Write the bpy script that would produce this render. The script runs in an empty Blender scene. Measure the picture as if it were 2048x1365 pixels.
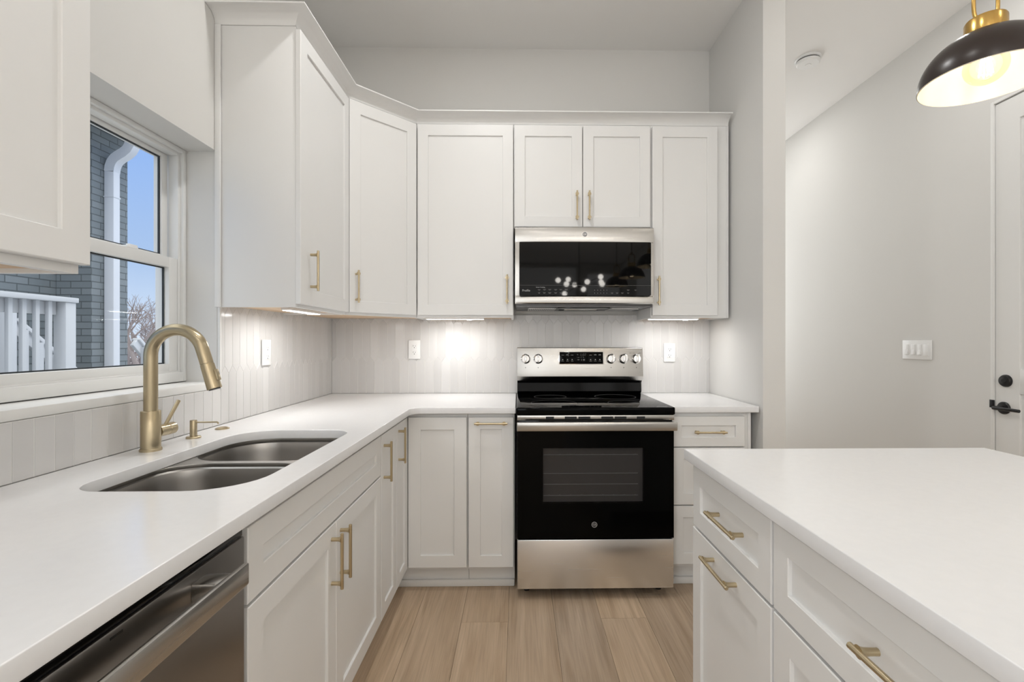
import bpy, bmesh, math, random
from mathutils import Vector, Matrix

random.seed(7)
S = bpy.context.scene
COL = S.collection
PI = math.pi

# ------------------------------------------------------------------ camera
F_PX = 940.0
YAW = math.radians(1.0)
PP_X = 1036 + F_PX * math.tan(YAW)
cam_d = bpy.data.cameras.new('camera')
cam = bpy.data.objects.new('camera', cam_d)
COL.objects.link(cam)
cam.location = (0, 0, 1.238)
cam.rotation_euler = (PI / 2, 0, -YAW)
cam_d.sensor_width = 36
cam_d.lens = F_PX / 2048 * 36
cam_d.shift_x = -(PP_X - 1024) / 2048
cam_d.clip_start = 0.02
cam_d.clip_end = 200
S.camera = cam

# ------------------------------------------------------------------ colour management
S.view_settings.view_transform = 'Standard'
S.view_settings.look = 'None'
S.view_settings.exposure = 0.24
S.view_settings.gamma = 1.0
S.view_settings.use_curve_mapping = False

# ------------------------------------------------------------------ sky
W = bpy.data.worlds.new('sky')
S.world = W
W.use_nodes = True
wt = W.node_tree
bg = wt.nodes['Background']
tc = wt.nodes.new('ShaderNodeTexCoord')
sp = wt.nodes.new('ShaderNodeSeparateXYZ')
rp = wt.nodes.new('ShaderNodeValToRGB')
wt.links.new(tc.outputs['Generated'], sp.inputs[0])
wt.links.new(sp.outputs['Z'], rp.inputs[0])
wt.links.new(rp.outputs[0], bg.inputs[0])
rp.color_ramp.elements[0].position = 0.0
rp.color_ramp.elements[0].color = (0.66, 0.76, 0.90, 1)
rp.color_ramp.elements[1].position = 0.62
rp.color_ramp.elements[1].color = (2.4, 2.45, 2.5, 1)      # unseen overhead sky, brightened to light the outside and the window reveal
for pos, c_ in ((0.14, (0.385, 0.53, 0.79, 1)), (0.34, (0.275, 0.45, 0.85, 1)), (0.42, (0.42, 0.57, 0.87, 1))):
    rp.color_ramp.elements.new(pos).color = c_
bg.inputs[1].default_value = 0.96


def area(name, loc, rot, sx, sy, power, col=(1, 1, 1), shape='RECTANGLE', parent=None, spread=None):
    l = bpy.data.lights.new(name, 'AREA')
    l.shape = shape
    l.size = sx
    l.size_y = sy
    l.energy = power
    l.color = col
    if spread:
        l.spread = spread
    o = bpy.data.objects.new(name, l)
    COL.objects.link(o)
    o.location = loc
    o.rotation_euler = rot
    if parent:
        o.parent = parent
    return o


WARM = (1.0, 0.998, 0.995)

# added fill lights out of view
area('fill_rear', (-0.1, -5.9, 1.75), (PI / 2, 0, 0), 2.9, 2.4, 14.5, (0.97, 0.985, 1.0))
area('fill_rear_right', (2.0, -5.9, 1.6), (PI / 2, 0, 0), 0.75, 2.4, 6, (0.97, 0.985, 1.0))
area('fill_hall_end', (1.87, 5.1, 1.6), (PI / 2, 0, PI), 0.9, 2.0, 15, (0.97, 0.985, 1.0))  # added fill that lifts the hall walls and ceiling
area('fill_left', (-1.12, -1.9, 1.7), (PI / 2, 0, -PI / 2), 2.2, 1.8, 46, (0.90, 0.95, 1.0))  # added cool fill from the left wall, for the island front
area('fill_right', (2.40, -3.2, 1.65), (PI / 2, 0, PI / 2), 2.4, 1.9, 12, (0.97, 0.985, 1.0))  # added fill from the right, for the left doors and worktop

# ------------------------------------------------------------------ materials
MAT = {}


def mat(name, col, rough=0.5, metal=0.0, spec=0.5, coat=0.0, emis=None, estr=0.0, trans=0.0, ior=1.45):
    m = bpy.data.materials.new(name)
    m.use_nodes = True
    b = m.node_tree.nodes['Principled BSDF']
    b.inputs['Base Color'].default_value = (*col, 1)
    b.inputs['Roughness'].default_value = rough
    b.inputs['Metallic'].default_value = metal
    b.inputs['Specular IOR Level'].default_value = spec
    b.inputs['Coat Weight'].default_value = coat
    b.inputs['Coat Roughness'].default_value = 0.04
    b.inputs['Transmission Weight'].default_value = trans
    b.inputs['IOR'].default_value = ior
    if emis:
        b.inputs['Emission Color'].default_value = (*emis, 1)
        b.inputs['Emission Strength'].default_value = estr
    MAT[name] = m
    return m


def nd(m, t, **k):
    n = m.node_tree.nodes.new(t)
    for a, v in k.items():
        setattr(n, a, v)
    return n


def lk(m, a, b):
    m.node_tree.links.new(a, b)


def bsdf(m):
    return m.node_tree.nodes['Principled BSDF']


def noisy(m, scale, amount, c0, c1, vec_scale=(1, 1, 1), bump=0.0, bump_scale=None, rough=None):
    """tone variation from a noise field in object space, with an optional bump"""
    t = nd(m, 'ShaderNodeTexCoord')
    mp = nd(m, 'ShaderNodeMapping')
    mp.inputs['Scale'].default_value = vec_scale
    n = nd(m, 'ShaderNodeTexNoise')
    n.inputs['Scale'].default_value = scale
    n.inputs['Detail'].default_value = 4
    r = nd(m, 'ShaderNodeValToRGB')
    r.color_ramp.elements[0].position = 0.5 - amount
    r.color_ramp.elements[1].position = 0.5 + amount
    r.color_ramp.elements[0].color = (*c0, 1)
    r.color_ramp.elements[1].color = (*c1, 1)
    lk(m, t.outputs['Object'], mp.inputs[0])
    lk(m, mp.outputs[0], n.inputs['Vector'])
    lk(m, n.outputs[0], r.inputs[0])
    lk(m, r.outputs[0], bsdf(m).inputs['Base Color'])
    if rough:
        rr = nd(m, 'ShaderNodeMapRange')
        rr.inputs['To Min'].default_value = rough[0]
        rr.inputs['To Max'].default_value = rough[1]
        lk(m, n.outputs[0], rr.inputs[0])
        lk(m, rr.outputs[0], bsdf(m).inputs['Roughness'])
    if bump:
        n2 = nd(m, 'ShaderNodeTexNoise')
        n2.inputs['Scale'].default_value = bump_scale or scale
        n2.inputs['Detail'].default_value = 3
        lk(m, mp.outputs[0], n2.inputs['Vector'])
        bp = nd(m, 'ShaderNodeBump')
        bp.inputs['Strength'].default_value = bump
        bp.inputs['Distance'].default_value = 0.001
        lk(m, n2.outputs[0], bp.inputs['Height'])
        lk(m, bp.outputs[0], bsdf(m).inputs['Normal'])


WALLC = (0.715, 0.705, 0.68)
m = mat('wall_paint', WALLC, 0.75, spec=0.3)
noisy(m, 3, 0.3, (0.71, 0.70, 0.675), (0.72, 0.71, 0.685), bump=0.15, bump_scale=260)
m = mat('ceiling_paint', (0.85, 0.84, 0.82), 0.85, spec=0.2)
noisy(m, 3, 0.3, (0.885, 0.875, 0.855), (0.895, 0.885, 0.865), bump=0.12, bump_scale=240)
m = mat('trim_paint', (0.78, 0.775, 0.755), 0.4, spec=0.4)
noisy(m, 4, 0.3, (0.775, 0.77, 0.75), (0.785, 0.78, 0.76))
m = mat('cabinet_paint', (0.80, 0.795, 0.78), 0.36, spec=0.45)
noisy(m, 6, 0.3, (0.795, 0.79, 0.775), (0.805, 0.80, 0.785), bump=0.04, bump_scale=160)
m = mat('quartz', (0.80, 0.79, 0.775), 0.16, spec=0.5)
noisy(m, 55, 0.22, (0.81, 0.81, 0.815), (0.83, 0.83, 0.835))
m = mat('maple_ply', (0.72, 0.52, 0.34), 0.45)
noisy(m, 9, 0.25, (0.66, 0.47, 0.30), (0.76, 0.57, 0.39), vec_scale=(1, 9, 1))
m = mat('grout', (0.80, 0.79, 0.765), 0.8)
noisy(m, 40, 0.3, (0.79, 0.78, 0.755), (0.81, 0.80, 0.775))

m = mat('tile_glaze', (0.60, 0.585, 0.565), 0.12, spec=0.5)
a_ = nd(m, 'ShaderNodeAttribute', attribute_name='tone')
r_ = nd(m, 'ShaderNodeValToRGB')
r_.color_ramp.elements[0].color = (0.61, 0.60, 0.59, 1)
r_.color_ramp.elements[1].color = (0.68, 0.67, 0.66, 1)
lk(m, a_.outputs['Fac'], r_.inputs[0])
lk(m, r_.outputs[0], bsdf(m).inputs['Base Color'])
t_ = nd(m, 'ShaderNodeTexCoord')
n_ = nd(m, 'ShaderNodeTexNoise')
n_.inputs['Scale'].default_value = 22
n_.inputs['Detail'].default_value = 2
b_ = nd(m, 'ShaderNodeBump')
b_.inputs['Strength'].default_value = 0.25
b_.inputs['Distance'].default_value = 0.002
lk(m, t_.outputs['Object'], n_.inputs['Vector'])
lk(m, n_.outputs[0], b_.inputs['Height'])
lk(m, b_.outputs[0], bsdf(m).inputs['Normal'])


def steel(name, col, rough, axis, rot=0.0):
    """brushed metal: fine streaks along one object axis, anisotropic highlight"""
    m = mat(name, col, rough, 1.0)
    t = nd(m, 'ShaderNodeTexCoord')
    mp = nd(m, 'ShaderNodeMapping')
    sc = [420, 420, 420]
    sc[axis] = 2
    mp.inputs['Scale'].default_value = sc
    n = nd(m, 'ShaderNodeTexNoise')
    n.inputs['Scale'].default_value = 1.0
    n.inputs['Detail'].default_value = 1
    lk(m, t.outputs['Object'], mp.inputs[0])
    lk(m, mp.outputs[0], n.inputs['Vector'])
    rr = nd(m, 'ShaderNodeMapRange')
    rr.inputs['To Min'].default_value = rough * 0.97
    rr.inputs['To Max'].default_value = rough * 1.03
    lk(m, n.outputs[0], rr.inputs[0])
    lk(m, rr.outputs[0], bsdf(m).inputs['Roughness'])
    tg_ = nd(m, 'ShaderNodeTangent', direction_type='RADIAL', axis='Z')
    lk(m, tg_.outputs[0], bsdf(m).inputs['Tangent'])
    bsdf(m).inputs['Anisotropic'].default_value = 0.75
    bsdf(m).inputs['Anisotropic Rotation'].default_value = rot
    return m


steel('steel', (0.50, 0.485, 0.46), 0.27, 0, 0.0)
steel('steel_drawer_lit', (0.80, 0.81, 0.82), 0.27, 0, 0.0)  # same steel, lightened so the drawer seems to catch brighter reflections
m = mat('steel_sink', (0.40, 0.385, 0.365), 0.30, 1.0)
bsdf(m).inputs['Anisotropic'].default_value = 0.3
steel('steel_dark', (0.30, 0.285, 0.27), 0.28, 0)
steel('brass_brushed', (0.47, 0.395, 0.265), 0.30, 2)
steel('brass_pull', (0.57, 0.475, 0.315), 0.34, 0)
mat('brass_lamp', (0.66, 0.42, 0.13), 0.22, 1.0)
mat('chrome', (0.62, 0.61, 0.60), 0.12, 1.0)
mat('black_glass', (0.002, 0.002, 0.002), 0.03, spec=0.07)
mat('smoked_glass', (0.003, 0.003, 0.003), 0.03, spec=0.2)
mat('black_enamel', (0.004, 0.004, 0.004), 0.08, spec=0.15)
mat('black_plastic', (0.012, 0.012, 0.012), 0.35)
mat('black_hardware', (0.008, 0.008, 0.009), 0.33, spec=0.5)
mat('bronze_paint', (0.022, 0.013, 0.010), 0.30, spec=0.6)
mat('shade_lining', (0.86, 0.80, 0.68), 0.45)
mat('dark_gap', (0.02, 0.02, 0.02), 0.8)
mat('grey_metal', (0.16, 0.16, 0.165), 0.42, 0.8)
mat('mesh_filter', (0.62, 0.62, 0.62), 0.35, 0.9)
mat('white_plastic', (0.86, 0.86, 0.85), 0.3)
mat('vinyl', (0.80, 0.80, 0.785), 0.35)
mat('rubber', (0.03, 0.035, 0.04), 0.6)
mat('print_grey', (0.42, 0.42, 0.42), 0.5)
mat('print_dim', (0.17, 0.165, 0.16), 0.5)
mat('print_faint', (0.05, 0.05, 0.05), 0.5)
mat('oven_cavity', (0.40, 0.37, 0.36), 0.5)
mat('oven_rack', (0.90, 0.90, 0.90), 0.4, 0.0)
mat('led', (1, 1, 1), 0.5, emis=(1.0, 0.985, 0.96), estr=4)
mat('can_lens', (1, 1, 1), 0.5, emis=(1.0, 0.95, 0.87), estr=22)
mat('filament', (1, 0.9, 0.7), 0.5, emis=(1.0, 0.86, 0.62), estr=60)
mat('globe_lit', (1, 1, 1), 0.4, emis=(1.0, 0.95, 0.88), estr=38)
mat('clock_led', (0.02, 0.02, 0.02), 0.5, emis=(0.35, 0.32, 0.30), estr=0.10)
mat('exterior_white', (0.66, 0.67, 0.69), 0.6)
mat('downspout_white', (0.74, 0.75, 0.78), 0.4)
mat('bark', (0.30, 0.25, 0.235), 0.9)
mat('bark_far', (0.30, 0.255, 0.25), 0.9)

# clear glass that light passes straight through (window panes, bulb): fresnel mix, no caustics
def glass(name, tint=(1, 1, 1), refl=1.0):
    m = bpy.data.materials.new(name)
    m.use_nodes = True
    nt = m.node_tree
    nt.nodes.remove(nt.nodes['Principled BSDF'])
    out = nt.nodes['Material Output']
    tr = nt.nodes.new('ShaderNodeBsdfTransparent')
    tr.inputs[0].default_value = (*tint, 1)
    gl = nt.nodes.new('ShaderNodeBsdfGlossy')
    gl.inputs['Roughness'].default_value = 0.01
    fr = nt.nodes.new('ShaderNodeFresnel')
    fr.inputs['IOR'].default_value = 1.45
    mu = nt.nodes.new('ShaderNodeMath')
    mu.operation = 'MULTIPLY'
    mu.inputs[1].default_value = refl
    mx = nt.nodes.new('ShaderNodeMixShader')
    nt.links.new(fr.outputs[0], mu.inputs[0])
    nt.links.new(mu.outputs[0], mx.inputs[0])
    nt.links.new(tr.outputs[0], mx.inputs[1])
    nt.links.new(gl.outputs[0], mx.inputs[2])
    nt.links.new(mx.outputs[0], out.inputs[0])
    MAT[name] = m
    return m


glass('window_glass', (0.97, 0.98, 0.98), 0.02)
glass('bulb_glass', (0.98, 0.95, 0.9), 0.5)
glass('oven_glass', (0.6, 0.6, 0.6), 0.2)

# oak floor: per-board tone and grain offset come from mesh attributes
m = mat('oak_floor', (0.38, 0.28, 0.19), 0.42, spec=0.4)
t_ = nd(m, 'ShaderNodeTexCoord')
at = nd(m, 'ShaderNodeAttribute', attribute_name='tone')
add = nd(m, 'ShaderNodeVectorMath', operation='ADD')
cmb = nd(m, 'ShaderNodeCombineXYZ')
mul = nd(m, 'ShaderNodeMath', operation='MULTIPLY')
mul.inputs[1].default_value = 37.0
lk(m, at.outputs['Fac'], mul.inputs[0])
lk(m, mul.outputs[0], cmb.inputs['X'])
lk(m, mul.outputs[0], cmb.inputs['Y'])
lk(m, t_.outputs['Object'], add.inputs[0])
lk(m, cmb.outputs[0], add.inputs[1])
mp = nd(m, 'ShaderNodeMapping')
mp.inputs['Scale'].default_value = (1, 0.07, 1)
lk(m, add.outputs[0], mp.inputs[0])
n1 = nd(m, 'ShaderNodeTexNoise')
n1.inputs['Scale'].default_value = 17
n1.inputs['Detail'].default_value = 6
n1.inputs['Distortion'].default_value = 1.4
lk(m, mp.outputs[0], n1.inputs['Vector'])
mp2 = nd(m, 'ShaderNodeMapping')
mp2.inputs['Scale'].default_value = (1, 0.03, 1)
lk(m, add.outputs[0], mp2.inputs[0])
n2 = nd(m, 'ShaderNodeTexNoise')
n2.inputs['Scale'].default_value = 150
n2.inputs['Detail'].default_value = 3
lk(m, mp2.outputs[0], n2.inputs['Vector'])
r1 = nd(m, 'ShaderNodeValToRGB')
r1.color_ramp.elements[0].position = 0.3
r1.color_ramp.elements[1].position = 0.72
r1.color_ramp.elements[0].color = (0.46, 0.335, 0.225, 1)
r1.color_ramp.elements[1].color = (0.66, 0.51, 0.37, 1)
lk(m, n1.outputs[0], r1.inputs[0])
r2 = nd(m, 'ShaderNodeValToRGB')
r2.color_ramp.elements[0].position = 0.33
r2.color_ramp.elements[1].position = 0.55
r2.color_ramp.elements[0].color = (0.86, 0.86, 0.86, 1)
r2.color_ramp.elements[1].color = (1, 1, 1, 1)
lk(m, n2.outputs[0], r2.inputs[0])
r3 = nd(m, 'ShaderNodeValToRGB')
r3.color_ramp.elements[0].color = (0.80, 0.81, 0.83, 1)
r3.color_ramp.elements[1].color = (1.06, 1.04, 1.0, 1)
lk(m, at.outputs['Fac'], r3.inputs[0])
mx1 = nd(m, 'ShaderNodeMixRGB', blend_type='MULTIPLY')
mx1.inputs[0].default_value = 1
lk(m, r1.outputs[0], mx1.inputs[1])
lk(m, r2.outputs[0], mx1.inputs[2])
mx2 = nd(m, 'ShaderNodeMixRGB', blend_type='MULTIPLY')
mx2.inputs[0].default_value = 1
lk(m, mx1.outputs[0], mx2.inputs[1])
lk(m, r3.outputs[0], mx2.inputs[2])
lk(m, mx2.outputs[0], bsdf(m).inputs['Base Color'])
bp = nd(m, 'ShaderNodeBump')
bp.inputs['Strength'].default_value = 0.12
bp.inputs['Distance'].default_value = 0.001
lk(m, n2.outputs[0], bp.inputs['Height'])
lk(m, bp.outputs[0], bsdf(m).inputs['Normal'])

# painted brick
m = mat('painted_brick', (0.1, 0.11, 0.11), 0.55)
g_ = nd(m, 'ShaderNodeNewGeometry')
s_ = nd(m, 'ShaderNodeSeparateXYZ')
lk(m, g_.outputs['Position'], s_.inputs[0])
ad = nd(m, 'ShaderNodeMath', operation='ADD')
lk(m, s_.outputs['X'], ad.inputs[0])
lk(m, s_.outputs['Y'], ad.inputs[1])
cb = nd(m, 'ShaderNodeCombineXYZ')
lk(m, ad.outputs[0], cb.inputs['X'])
lk(m, s_.outputs['Z'], cb.inputs['Y'])
br = nd(m, 'ShaderNodeTexBrick')
br.inputs['Scale'].default_value = 1.0
br.inputs['Brick Width'].default_value = 0.205
br.inputs['Row Height'].default_value = 0.068
br.inputs['Mortar Size'].default_value = 0.005
br.inputs['Mortar Smooth'].default_value = 0.3
br.inputs['Color1'].default_value = (0.20, 0.225, 0.235, 1)
br.inputs['Color2'].default_value = (0.26, 0.285, 0.295, 1)
br.inputs['Mortar'].default_value = (0.13, 0.145, 0.15, 1)
lk(m, cb.outputs[0], br.inputs['Vector'])
lk(m, br.outputs['Color'], bsdf(m).inputs['Base Color'])
iv = nd(m, 'ShaderNodeMath', operation='SUBTRACT')
iv.inputs[0].default_value = 1
lk(m, br.outputs['Fac'], iv.inputs[1])
bp = nd(m, 'ShaderNodeBump')
bp.inputs['Strength'].default_value = 1.0
bp.inputs['Distance'].default_value = 0.012
lk(m, iv.outputs[0], bp.inputs['Height'])
lk(m, bp.outputs[0], bsdf(m).inputs['Normal'])
m = mat('bounce_ground', (0.2, 0.19, 0.15), 0.9)  # out-of-view ground, made pale to bounce light up into the window reveal
noisy(m, 2, 0.3, (0.42, 0.41, 0.39), (0.52, 0.51, 0.49))


# ------------------------------------------------------------------ mesh helpers
class MB:
    """collects shapes and links them as ONE mesh object"""

    def __init__(self):
        self.bm = bmesh.new()

    def _merge(self, t, mtx=None):
        if mtx is not None:
            t.transform(mtx)
        me = bpy.data.meshes.new('tmp')
        t.to_mesh(me)
        t.free()
        self.bm.from_mesh(me)
        bpy.data.meshes.remove(me)

    def box(self, x0, x1, y0, y1, z0, z1, bev=0.0, mtx=None, seg=2):
        t = bmesh.new()
        bmesh.ops.create_cube(t, size=1)
        for v in t.verts:
            v.co = Vector(((x0 + x1) / 2 + v.co.x * (x1 - x0), (y0 + y1) / 2 + v.co.y * (y1 - y0), (z0 + z1) / 2 + v.co.z * (z1 - z0)))
        if bev:
            bmesh.ops.bevel(t, geom=t.edges[:], offset=bev, segments=seg, profile=0.5, affect='EDGES')
        self._merge(t, mtx)
        return self

    def cyl(self, p0, p1, r0, r1=None, seg=24, bev=0.0):
        r1 = r0 if r1 is None else r1
        p0, p1 = Vector(p0), Vector(p1)
        d = p1 - p0
        L = d.length
        prof = [(0, 0), (r0, 0), (r1, L), (0, L)]
        if bev:
            prof = [(0, 0), (r0 - bev, 0), (r0, bev), (r1, L - bev), (r1 - bev, L), (0, L)]
        q = d.to_track_quat('Z', 'Y').to_matrix().to_4x4()
        return self.lathe(prof, seg, Matrix.Translation(p0) @ q)

    def lathe(self, prof, seg=32, mtx=None):
        t = bmesh.new()
        rings = []
        for r, z in prof:
            if r <= 1e-7:
                rings.append([t.verts.new((0, 0, z))])
            else:
                rings.append([t.verts.new((r * math.cos(2 * PI * k / seg), r * math.sin(2 * PI * k / seg), z)) for k in range(seg)])
        for a, b in zip(rings, rings[1:]):
            for k in range(seg):
                k2 = (k + 1) % seg
                if len(a) == 1 and len(b) == 1:
                    continue
                if len(a) == 1:
                    t.faces.new((a[0], b[k2], b[k]))
                elif len(b) == 1:
                    t.faces.new((a[k], a[k2], b[0]))
                else:
                    t.faces.new((a[k], a[k2], b[k2], b[k]))
        bmesh.ops.recalc_face_normals(t, faces=t.faces[:])
        self._merge(t, mtx)
        return self

    def tube(self, pts, rad, seg=16, closed=False, squash=None):
        """round section swept along points; rad a number or one per point"""
        pts = [Vector(p) for p in pts]
        n = len(pts)
        rs = rad if isinstance(rad, (list, tuple)) else [rad] * n
        t = bmesh.new()
        rings = []
        up = None
        for i, p in enumerate(pts):
            if closed:
                d = (pts[(i + 1) % n] - pts[i - 1]).normalized()
            else:
                d = (pts[min(i + 1, n - 1)] - pts[max(i - 1, 0)]).normalized()
            if up is None:
                up = Vector((0, 0, 1)) if abs(d.z) < 0.9 else Vector((1, 0, 0))
            sx = d.cross(up).normalized()
            up = sx.cross(d).normalized()
            rings.append([t.verts.new(p + (sx * math.cos(2 * PI * k / seg) + up * math.sin(2 * PI * k / seg)) * rs[i]) for k in range(seg)])
        for i in range(n if closed else n - 1):
            a, b = rings[i], rings[(i + 1) % n]
            for k in range(seg):
                t.faces.new((a[k], a[(k + 1) % seg], b[(k + 1) % seg], b[k]))
        if not closed:
            t.faces.new(rings[0])
            t.faces.new(rings[-1])
        bmesh.ops.recalc_face_normals(t, faces=t.faces[:])
        self._merge(t)
        return self

    def prism(self, poly, z0, z1, bev=0.0, mtx=None):
        t = bmesh.new()
        a = [t.verts.new((x, y, z0)) for x, y in poly]
        b = [t.verts.new((x, y, z1)) for x, y in poly]
        t.faces.new(a)
        t.faces.new(b)
        n = len(poly)
        for i in range(n):
            t.faces.new((a[i], a[(i + 1) % n], b[(i + 1) % n], b[i]))
        bmesh.ops.recalc_face_normals(t, faces=t.faces[:])
        if bev:
            bmesh.ops.bevel(t, geom=t.edges[:], offset=bev, segments=2, profile=0.5, affect='EDGES')
        self._merge(t, mtx)
        return self

    def shaker(self, x0, x1, z0, z1, yf, th=0.019, rail=0.057, depth=0.008, b=0.0018):
        """a shaker door or drawer front, its face towards -y at yf"""
        t = bmesh.new()
        rings = []
        for ins, y in ((0, yf + th), (0, yf + b), (b, yf), (rail, yf), (rail + 0.0015, yf + 0.0015), (rail + 0.0015, yf + depth)):
            rings.append([t.verts.new(p) for p in ((x0 + ins, y, z0 + ins), (x1 - ins, y, z0 + ins), (x1 - ins, y, z1 - ins), (x0 + ins, y, z1 - ins))])
        for a, c in zip(rings, rings[1:]):
            for k in range(4):
                t.faces.new((a[k], a[(k + 1) % 4], c[(k + 1) % 4], c[k]))
        t.faces.new(rings[0])
        t.faces.new(rings[-1])
        bmesh.ops.recalc_face_normals(t, faces=t.faces[:])
        self._merge(t)
        return self

    def build(self, name, mt, parent=None, smooth=True, mtx=None):
        if mtx is not None:
            self.bm.transform(mtx)
        me = bpy.data.meshes.new(name)
        self.bm.to_mesh(me)
        self.bm.free()
        for mm in (mt if isinstance(mt, (list, tuple)) else [mt]):
            me.materials.append(MAT[mm])
        if smooth:
            me.polygons.foreach_set('use_smooth', [True] * len(me.polygons))
            me.set_sharp_from_angle(angle=math.radians(33))
        o = bpy.data.objects.new(name, me)
        COL.objects.link(o)
        if parent:
            o.parent = parent
        return o


def tag(o, label, cat, group=None):
    o['label'] = label
    o['category'] = cat
    if group:
        o['group'] = group
    return o


def thing(name, label, cat, loc=(0, 0, 0), rz=0.0, group=None):
    o = bpy.data.objects.new(name, None)
    o.empty_display_size = 0.05
    COL.objects.link(o)
    o.location = loc
    o.rotation_euler = (0, 0, rz)
    return tag(o, label, cat, group)


def structure(o, label=None):
    o['kind'] = 'structure'
    if label:
        o['label'] = label
    return o


def flat_slab(name, outlines, z0, z1, mt, bev=0.002, parent=None):
    """plate with round-edged outline(s); the second outline is a hole"""
    cu = bpy.data.curves.new(name, 'CURVE')
    cu.dimensions = '2D'
    cu.fill_mode = 'BOTH'
    for ol in outlines:
        s = cu.splines.new('POLY')
        s.points.add(len(ol) - 1)
        for p, (x, y) in zip(s.points, ol):
            p.co = (x, y, 0, 1)
        s.use_cyclic_u = True
    cu.extrude = (z1 - z0) / 2 - bev
    cu.bevel_depth = bev
    cu.bevel_resolution = 2
    cu.offset = -bev
    tmp = bpy.data.objects.new('tmp', cu)
    COL.objects.link(tmp)
    dg = bpy.context.evaluated_depsgraph_get()
    me = bpy.data.meshes.new_from_object(tmp.evaluated_get(dg))
    bpy.data.objects.remove(tmp)
    bpy.data.curves.remove(cu)
    me.name = name
    me.transform(Matrix.Translation((0, 0, (z0 + z1) / 2)))
    me.materials.clear()
    me.materials.append(MAT[mt])
    me.polygons.foreach_set('use_smooth', [True] * len(me.polygons))
    me.set_sharp_from_angle(angle=math.radians(33))
    o = bpy.data.objects.new(name, me)
    COL.objects.link(o)
    if parent:
        o.parent = parent
    return o


def text(name, body, size, mt, mtx, parent, extrude=0.0002, align='CENTER'):
    cu = bpy.data.curves.new(name, 'FONT')
    cu.body = body
    cu.size = size
    cu.align_x = align
    cu.align_y = 'CENTER'
    cu.extrude = extrude
    tmp = bpy.data.objects.new('tmp', cu)
    COL.objects.link(tmp)
    dg = bpy.context.evaluated_depsgraph_get()
    me = bpy.data.meshes.new_from_object(tmp.evaluated_get(dg))
    bpy.data.objects.remove(tmp)
    bpy.data.curves.remove(cu)
    me.transform(mtx)
    me.materials.clear()
    me.materials.append(MAT[mt])
    o = bpy.data.objects.new(name, me)
    COL.objects.link(o)
    o.parent = parent
    return o


def rrect(x0, x1, y0, y1, r, n=8):
    """rounded rectangle outline; r a number or four radii (x1y1, x0y1, x0y0, x1y0)"""
    rr = r if isinstance(r, (list, tuple)) else (r,) * 4
    out = []
    for (cx, cy, a0), q in zip(((x1, y1, 0), (x0, y1, PI / 2), (x0, y0, PI), (x1, y0, 1.5 * PI)), rr):
        sx = -1 if cx == x1 else 1
        sy = -1 if cy == y1 else 1
        for k in range(n + 1):
            a = a0 + k / n * PI / 2
            out.append((cx + sx * q + q * math.cos(a), cy + sy * q + q * math.sin(a)))
    return out


# ------------------------------------------------------------------ main dimensions
XW = -1.157      # left wall
YB = 2.93        # back wall
XR = 1.20        # right stub wall
YS = 2.282       # front end of the stub wall
XH = 2.43        # hall wall
ZC = 3.06        # ceiling
REAR = -6.0
HEND = 5.2
CT = 0.914       # worktop top
CB = 0.884       # worktop underside
WY0, WY1, WZ0, WZ1 = 0.945, 1.827, 1.055, 1.967   # window hole

# ------------------------------------------------------------------ room shell
def boards():
    """oak boards running along y, one mesh with a tone per board"""
    bm = bmesh.new()
    lay = bm.faces.layers.float.new('tone')
    w = 0.2065
    x = -0.25 - 6 * w
    i = 0
    rnd = random.Random(3)
    while x < XH + 0.1:
        y = REAR - rnd.random() * 1.5
        joints = {5: [], 6: [2.07], 7: [], 8: [], 9: [2.09]}
        ys = [y]
        while ys[-1] < HEND:
            ys.append(ys[-1] + 1.3 + rnd.random() * 0.9)
        if i in joints:
            ys = [v for v in ys if not 0.4 < v < 3.1] + joints[i]
            ys.sort()
        for a, b in zip(ys, ys[1:]):
            a2, b2 = max(a, REAR), min(b, HEND)
            if b2 <= a2:
                continue
            x0, x1, g = max(x, XW - 0.2), min(x + w, XH + 0.2), 0.0007
            if x1 <= x0:
                continue
            vs = [bm.verts.new(p) for p in ((x0, a2, -0.004), (x1, a2, -0.004), (x1, b2, -0.004), (x0, b2, -0.004),
                                            (x0 + g, a2 + g, 0), (x1 - g, a2 + g, 0), (x1 - g, b2 - g, 0), (x0 + g, b2 - g, 0))]
            tone = rnd.random()
            for q in ((4, 5, 6, 7), (0, 1, 5, 4), (1, 2, 6, 5), (2, 3, 7, 6), (3, 0, 4, 7)):
                f = bm.faces.new([vs[k] for k in q])
                f[lay] = tone
        x += w
        i += 1
    me = bpy.data.meshes.new('floor')
    bm.to_mesh(me)
    bm.free()
    me.materials.append(MAT['oak_floor'])
    o = bpy.data.objects.new('floor', me)
    COL.objects.link(o)
    return o


structure(boards(), 'greige oak plank floor')
structure(MB().box(XW - 0.3, XH + 0.3, REAR - 0.2, HEND + 0.2, ZC, ZC + 0.12).build('ceiling', 'ceiling_paint'))
wl = MB()
wl.box(XW - 0.232, XW, REAR - 0.2, WY0, -0.05, ZC)
wl.box(XW - 0.232, XW, WY1, HEND + 0.2, -0.05, ZC)
wl.box(XW - 0.232, XW, WY0, WY1, -0.05, WZ0)
wl.box(XW - 0.232, XW, WY0, WY1, WZ1, ZC)
structure(wl.build('wall_left', 'wall_paint'))
structure(MB().box(XW, 1.311, YB, HEND + 0.2, -0.05, ZC).build('wall_back', 'wall_paint'))
structure(MB().box(XR, 1.311, YS, YB, -0.05, ZC).build('wall_right', 'wall_paint'))
DY0, DY1, DZ = 1.45, 2.375, 2.462
wh = MB()
wh.box(XH, XH + 0.16, REAR - 0.2, DY0, -0.05, ZC)
wh.box(XH, XH + 0.16, DY1, HEND + 0.2, -0.05, ZC)
wh.box(XH, XH + 0.16, DY0, DY1, DZ, ZC)
structure(wh.build('wall_hall', 'wall_paint'))
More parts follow.
